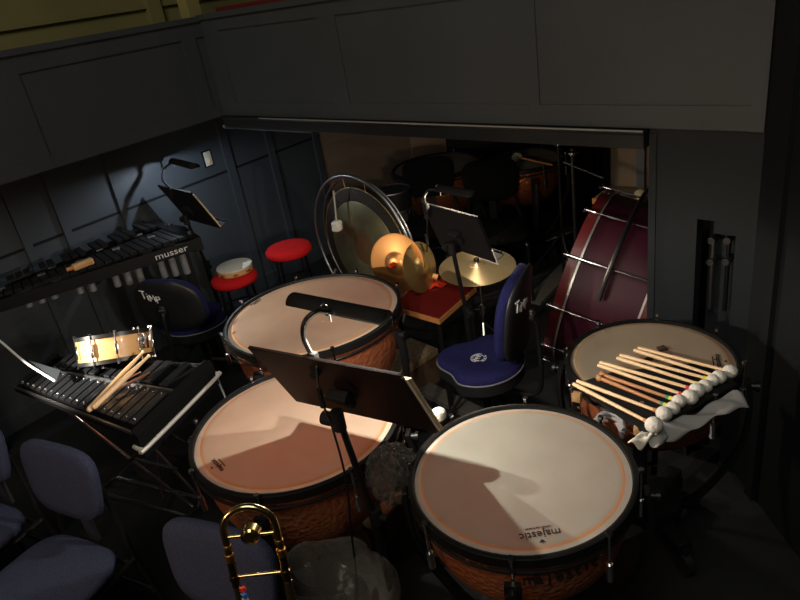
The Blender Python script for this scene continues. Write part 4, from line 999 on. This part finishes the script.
# ------------------------------------------------------------------ crate by the largest timpani
q = at(413, 352, .22)
t = thing('wooden_crate', 'low brown speckled wooden crate on the floor beside the largest timpani', 'crate', (q.x - .06, q.y - .02, 0), R(38))
mb = MB(); mb.box((0, 0, .20), (.34, .24, .04), bev=.003); mb.build('lid', mat('speckled plywood', (.20, .13, .07), .8, var=(45, .9, (.36, .25, .14))), t)
mb = MB()
for sx in (-1, 1): mb.box((sx*.155, 0, .09), (.02, .22, .18))
for sy in (-1, 1): mb.box((0, sy*.10, .09), (.29, .02, .18))
mb.build('body', mat('dark ply', (.10, .055, .03), .8), t)
q = at(427, 364, .02); tag(MB().cyl(q, q + Z*.03, .012).build('cable_plug', BLUEB), 'tiny blue plug on the floor by the wooden crate', 'plug')

# ------------------------------------------------------------------ orchestra chairs
def rounded(w0, w1, h, n=10, p=.35):
    """rounded trapezoid, bottom width w0, top width w1"""
    out = []
    for k in range(4*n):
        a = 2*PI*k/(4*n); c, s = math.cos(a), math.sin(a)
        x = abs(c)**p*(1 if c >= 0 else -1); y = abs(s)**p*(1 if s >= 0 else -1)
        w_ = w0 + (w1-w0)*(y+1)/2; out.append((x*w_/2, y*h/2))
    return out
def orch_chair(label, c, fwd, group, zs=.46, m=FABRIC):
    rz = math.atan2(fwd[1], fwd[0]); t = thing('orchestra_chair', label, 'chair', (c[0], c[1], 0), rz, group)
    def cushion(name, out, M_, th, dome):
        mb = MB(); rs = []; n_ = len(out)
        for sc, z_ in ((0, -th/2), (.9, -th/2), (1, -th*.2), (1, th*.2), (.95, th*.42), (.7, th*.5+dome*.6), (.35, th*.5+dome), (0, th*.5+dome)):
            rs.append([mb.bm.verts.new(M_ @ V((x*sc, y*sc, z_))) for x, y in out])
        for A, B in zip(rs, rs[1:]):
            for k in range(n_): mb.bm.faces.new((A[k], A[(k+1) % n_], B[(k+1) % n_], B[k]))
        bmesh.ops.remove_doubles(mb.bm, verts=mb.bm.verts, dist=1e-5); return mb.build(name, m, t, ang=60)
    cushion('seat', rounded(.43, .46, .44, p=.5), Matrix.Translation((.02, 0, zs-.03)) @ Matrix.Rotation(-PI/2, 4, 'Z'), .055, .008)
    Mb = Matrix.Translation((-.21, 0, zs+.28)) @ Matrix.Rotation(R(-9), 4, 'Y') @ Matrix(((0, 0, 1, 0), (1, 0, 0, 0), (0, 1, 0, 0), (0, 0, 0, 1)))
    cushion('backrest', rounded(.36, .42, .30, p=.55), Mb, .05, .004)
    for s_ in (-1, 1):
        mb = MB(); mb.tube(bez([(-.245, s_*.15, zs+.25), (-.235, s_*.18, zs+.05), (-.225, s_*.20, zs-.06), (-.27, s_*.215, .012)], 5), .011, 8); mb.build('rear_leg', BLACK, t)
        mb = MB(); mb.tube(bez([(-.22, s_*.20, zs-.07), (.17, s_*.20, zs-.075), (.205, s_*.205, zs-.12), (.23, s_*.215, .012)], 5), .011, 8); mb.build('front_leg', BLACK, t)
    mb = MB(); mb.cyl((.16, -.2, zs-.075), (.16, .2, zs-.075), .009); mb.build('crossbar', BLACK, t)
    mb = MB(); mb.cyl((-.2, -.2, zs-.075), (-.2, .2, zs-.075), .009); mb.build('crossbar', BLACK, t); mb = MB(); mb.cyl((-.24, -.22, .2), (-.24, .22, .2), .008); mb.build('crossbar', BLACK, t)
    mb = MB(); mb.box((-.225, 0, zs+.08), (.018, .05, .22)); mb.build('back_bracket', BLACK if m is PITCHM else STEEL, t)
    return t
gch = 'navy orchestra chairs in the foreground'
cs = at(42, 565, .46)
orch_chair('navy fabric chair in the lower left corner, whole backrest and seat in view', (-1.44, 1.81), (-.50, -.87), gch)
orch_chair('navy fabric chair at the far left edge, behind the lower left one', (-1.93, 2.13), (-.50, -.87), gch)
orch_chair('navy fabric chair at the bottom edge beside the trombone, only its backrest showing', (-.74, 1.25), (-.45, -.89), gch)
# black chairs under the stage
def back_chair(label, p):
    return orch_chair(label, p, (-.15, -.98), 'black chairs under the stage', .52, PITCHM)
q = at(425, 178, .80); back_chair('black chair under the stage, rounded back in front of the dark timpani', (q.x, q.y - .2))
q = at(486, 181, .80); back_chair('black chair under the stage, back just left of the copper timpani', (q.x, q.y - .2))
# mallet on the far timpani
a_ = at(517, 157, .86); b_ = at(552, 165, .84)
t = thing('timpani_mallet', 'cream felt mallet lying on the far copper timpani under the stage', 'mallet', a_)
mb = MB(); mb.sphere(a_, .038, (1.1, .9, .9)); mb.build('head', FELTC, t, world=True)
mb = MB(); mb.tube([a_, b_], .007); mb.build('shaft', STICKB, t, world=True)
# small drum on stand behind the gong
q = at(391, 189, .88); t = thing('tom_drum', 'small dark drum with chrome rim glinting behind the gong', 'drum', (q.x, q.y, 0))
mb = MB(); mb.lathe([(.13, .74), (.13, .87), (.125, .87), (.125, .74), (.13, .74)], 36); mb.build('shell', BLACK, t)
mb = MB(); mb.lathe([(0, .868), (.128, .868)], 36); mb.build('drum_head', MATTE, t)
mb = MB(); mb.tube(circle((0, 0, .875), (1, 0, 0), (0, 1, 0), .133, 36), .005, 6, True); mb.tube(circle((0, 0, .74), (1, 0, 0), (0, 1, 0), .133, 36), .004, 6, True); mb.build('hoop', STEEL, t)
mb = MB(); mb.cyl((0, 0, 0.02), (0, 0, .74), .012)
mb.build('post', STEEL, t)
for k in range(3):
    a = 2*PI*k/3; mb = MB(); mb.tube([(0, 0, .3), (.25*math.cos(a), .25*math.sin(a), .01)], .008); mb.build('leg', STEEL, t)
# dark stands in the depth on the right
def mic_stand(label, p, h, boom):
    t = thing('cymbal_stand', label, 'stand', (p.x, p.y, 0), 0, 'dark stands under the stage')
    mb = MB(); mb.cyl((0, 0, .05), (0, 0, h), .011); mb.build('pole', BLACK, t)
    mb = MB(); mb.cyl((-boom[0]*.3, -boom[1]*.3, h-.08), (boom[0], boom[1], h+boom[2]), .008); mb.build('boom', BLACK, t)
    mb = MB(); mb.sphere((0, 0, h-.03), .022, u=10, v=8); mb.cyl((-.03, 0, h-.03), (.04, 0, h-.03), .007); mb.build('swivel', CHROME, t)
    for k in range(3):
        a = 2*PI*k/3 + .5; mb = MB(); mb.tube([(0, 0, .38), (.28*math.cos(a), .28*math.sin(a), .012)], .009); mb.build('leg', BLACK, t)
mic_stand('dark boom stand under the stage, behind the bass drum', at(574, 205, .8) , 1.15, (.15, -.10, -.18))
mic_stand('dark stand under the stage, right of the far copper timpani', at(560, 190, .7), 1.05, (-.12, -.05, .1))

# ------------------------------------------------------------------ trombone on its stand
zb = 1.20
TL_, TR_ = at(225, 537, zb), at(277, 531, zb); tm = (TL_ + TR_)/2; te = (TR_ - TL_); tw = te.length; te.normalize()
tv = V((.14, .30, .95)).normalized(); tv = (V((0.05, .22, 1)) - te*V((0.05, .22, 1)).dot(te)).normalized()
t = thing('trombone', 'brass trombone standing upright, tuning slide bow at the bottom of the picture', 'trombone', (tm.x, tm.y, .3))
rb = tw/2
def tp_(x, y, z=0): return tm + te*x + tv*y + te.cross(tv)*z
mb = MB(); arc = [tp_(rb*math.cos(a), .012 + rb*.92*math.sin(a)) for a in [PI*k/20 for k in range(21)]]
mb.tube([tp_(rb, -.045)] + arc + [tp_(-rb, -.045)], .0078, 14); mb.build('tuning_slide', BRASS, t, world=True)
mb = MB(); mb.cyl(tp_(-rb, -.002), tp_(rb, -.002), .0042, 10); mb.build('upper_brace', BRASS, t, world=True)
mb = MB(); mb.cyl(tp_(-rb, -.098), tp_(rb*1.08, -.098), .0042, 10); mb.build('lower_brace', BRASS, t, world=True)
mb = MB(); nz = te.cross(tv); nz = nz if nz.dot(CAM - tm) > 0 else -nz
mb.lathe([(0, .012), (.012, .012), (.016, .008), (.020, .010), (.021, -.010), (.0, -.012)], 28, frame(tp_(0, 0), te, nz.cross(te), nz)); mb.build('counterweight', BRASS, t, world=True)
for s_ in (-1, 1):
    mb = MB(); mb.cyl(tp_(s_*rb, -.042), tp_(s_*rb, -.058), .0105, 14); mb.cyl(tp_(s_*rb, -.02), tp_(s_*rb, -.026), .0095, 14); mb.build('ferrule', mat('dull gold', (.62, .36, .10), .35, 1), t, world=True)
    mb = MB(); mb.cyl(tp_(s_*rb, -.058), tp_(s_*rb, -.12), .0088, 14); mb.cyl(tp_(s_*rb, -.094), tp_(s_*rb, -.104), .011, 14)
    mb.build('outer_tube', mat('dark lacquered brass', (.25, .17, .07), .25, 1), t, world=True)
mb = MB(); mb.tube([tp_(-rb, -.12), tp_(-rb, -.7)], .0075, 12); mb.build('neck_pipe', BRASS, t, world=True)
mb = MB(); n_ = 14; pts = [tp_(rb, -.12 - .75*k/n_) for k in range(n_+1)]; mb.tube(pts, .01, 20, rs=[.009 + .09*(k/n_)**5 + .006*k/n_ for k in range(n_+1)]); mb.build('bell', BRASS, t, world=True)
for k, (m_, dy) in enumerate(((REDB, -.125), (BLUEB, -.142), (YELB, -.152))):
    mb = MB(); mb.cyl(tp_(-rb, dy) + te*.012, tp_(-rb, dy - .010) + te*.014, .0055, 8); mb.build('charm_band', m_, t, world=True)
bs = tp_(0, -.86)
t = thing('trombone_stand', 'black tripod stand under the brass trombone', 'stand', (bs.x, bs.y, 0))
mb = MB(); mb.cyl((0, 0, .05), (0, 0, bs.z - .0), .010); mb.cyl((0, 0, bs.z-.01), (0, 0, bs.z+.03), .05, 20, .02); mb.build('post', BLACK, t)
for k in range(3):
    a = 2*PI*k/3 + .2; mb = MB(); mb.tube([(0, 0, .16), (.22*math.cos(a), .22*math.sin(a), .01)], .009); mb.build('leg', BLACK, t)

# work lamp of the glockenspiel stand, left of the picture
lq = V((-2.30, 2.02, 1.42)); e4 = V((.6, -.8, 0))
t4, M4, e4, n4, dn4, f4 = music_stand('black music stand left of the glockenspiel', lq + V((0, -.1, -.22)), R(-60), R(20), .45, .32, (lq.x, lq.y - .08), base_rot=.4)
stand_lamp('lit lamp on the music stand left of the glockenspiel', lq - e4*.12 + V((.06, .02, 0)), lq + e4*.12 + V((.06, .02, 0)), M4 @ V((0, .16, 0)), [M4 @ V((0, .2, .03)), lq + V((.03, 0, .02))], LAMP4_W, (1, .90, .74), e4, nb=1, spot_at=(-1.36, 2.66, .92))
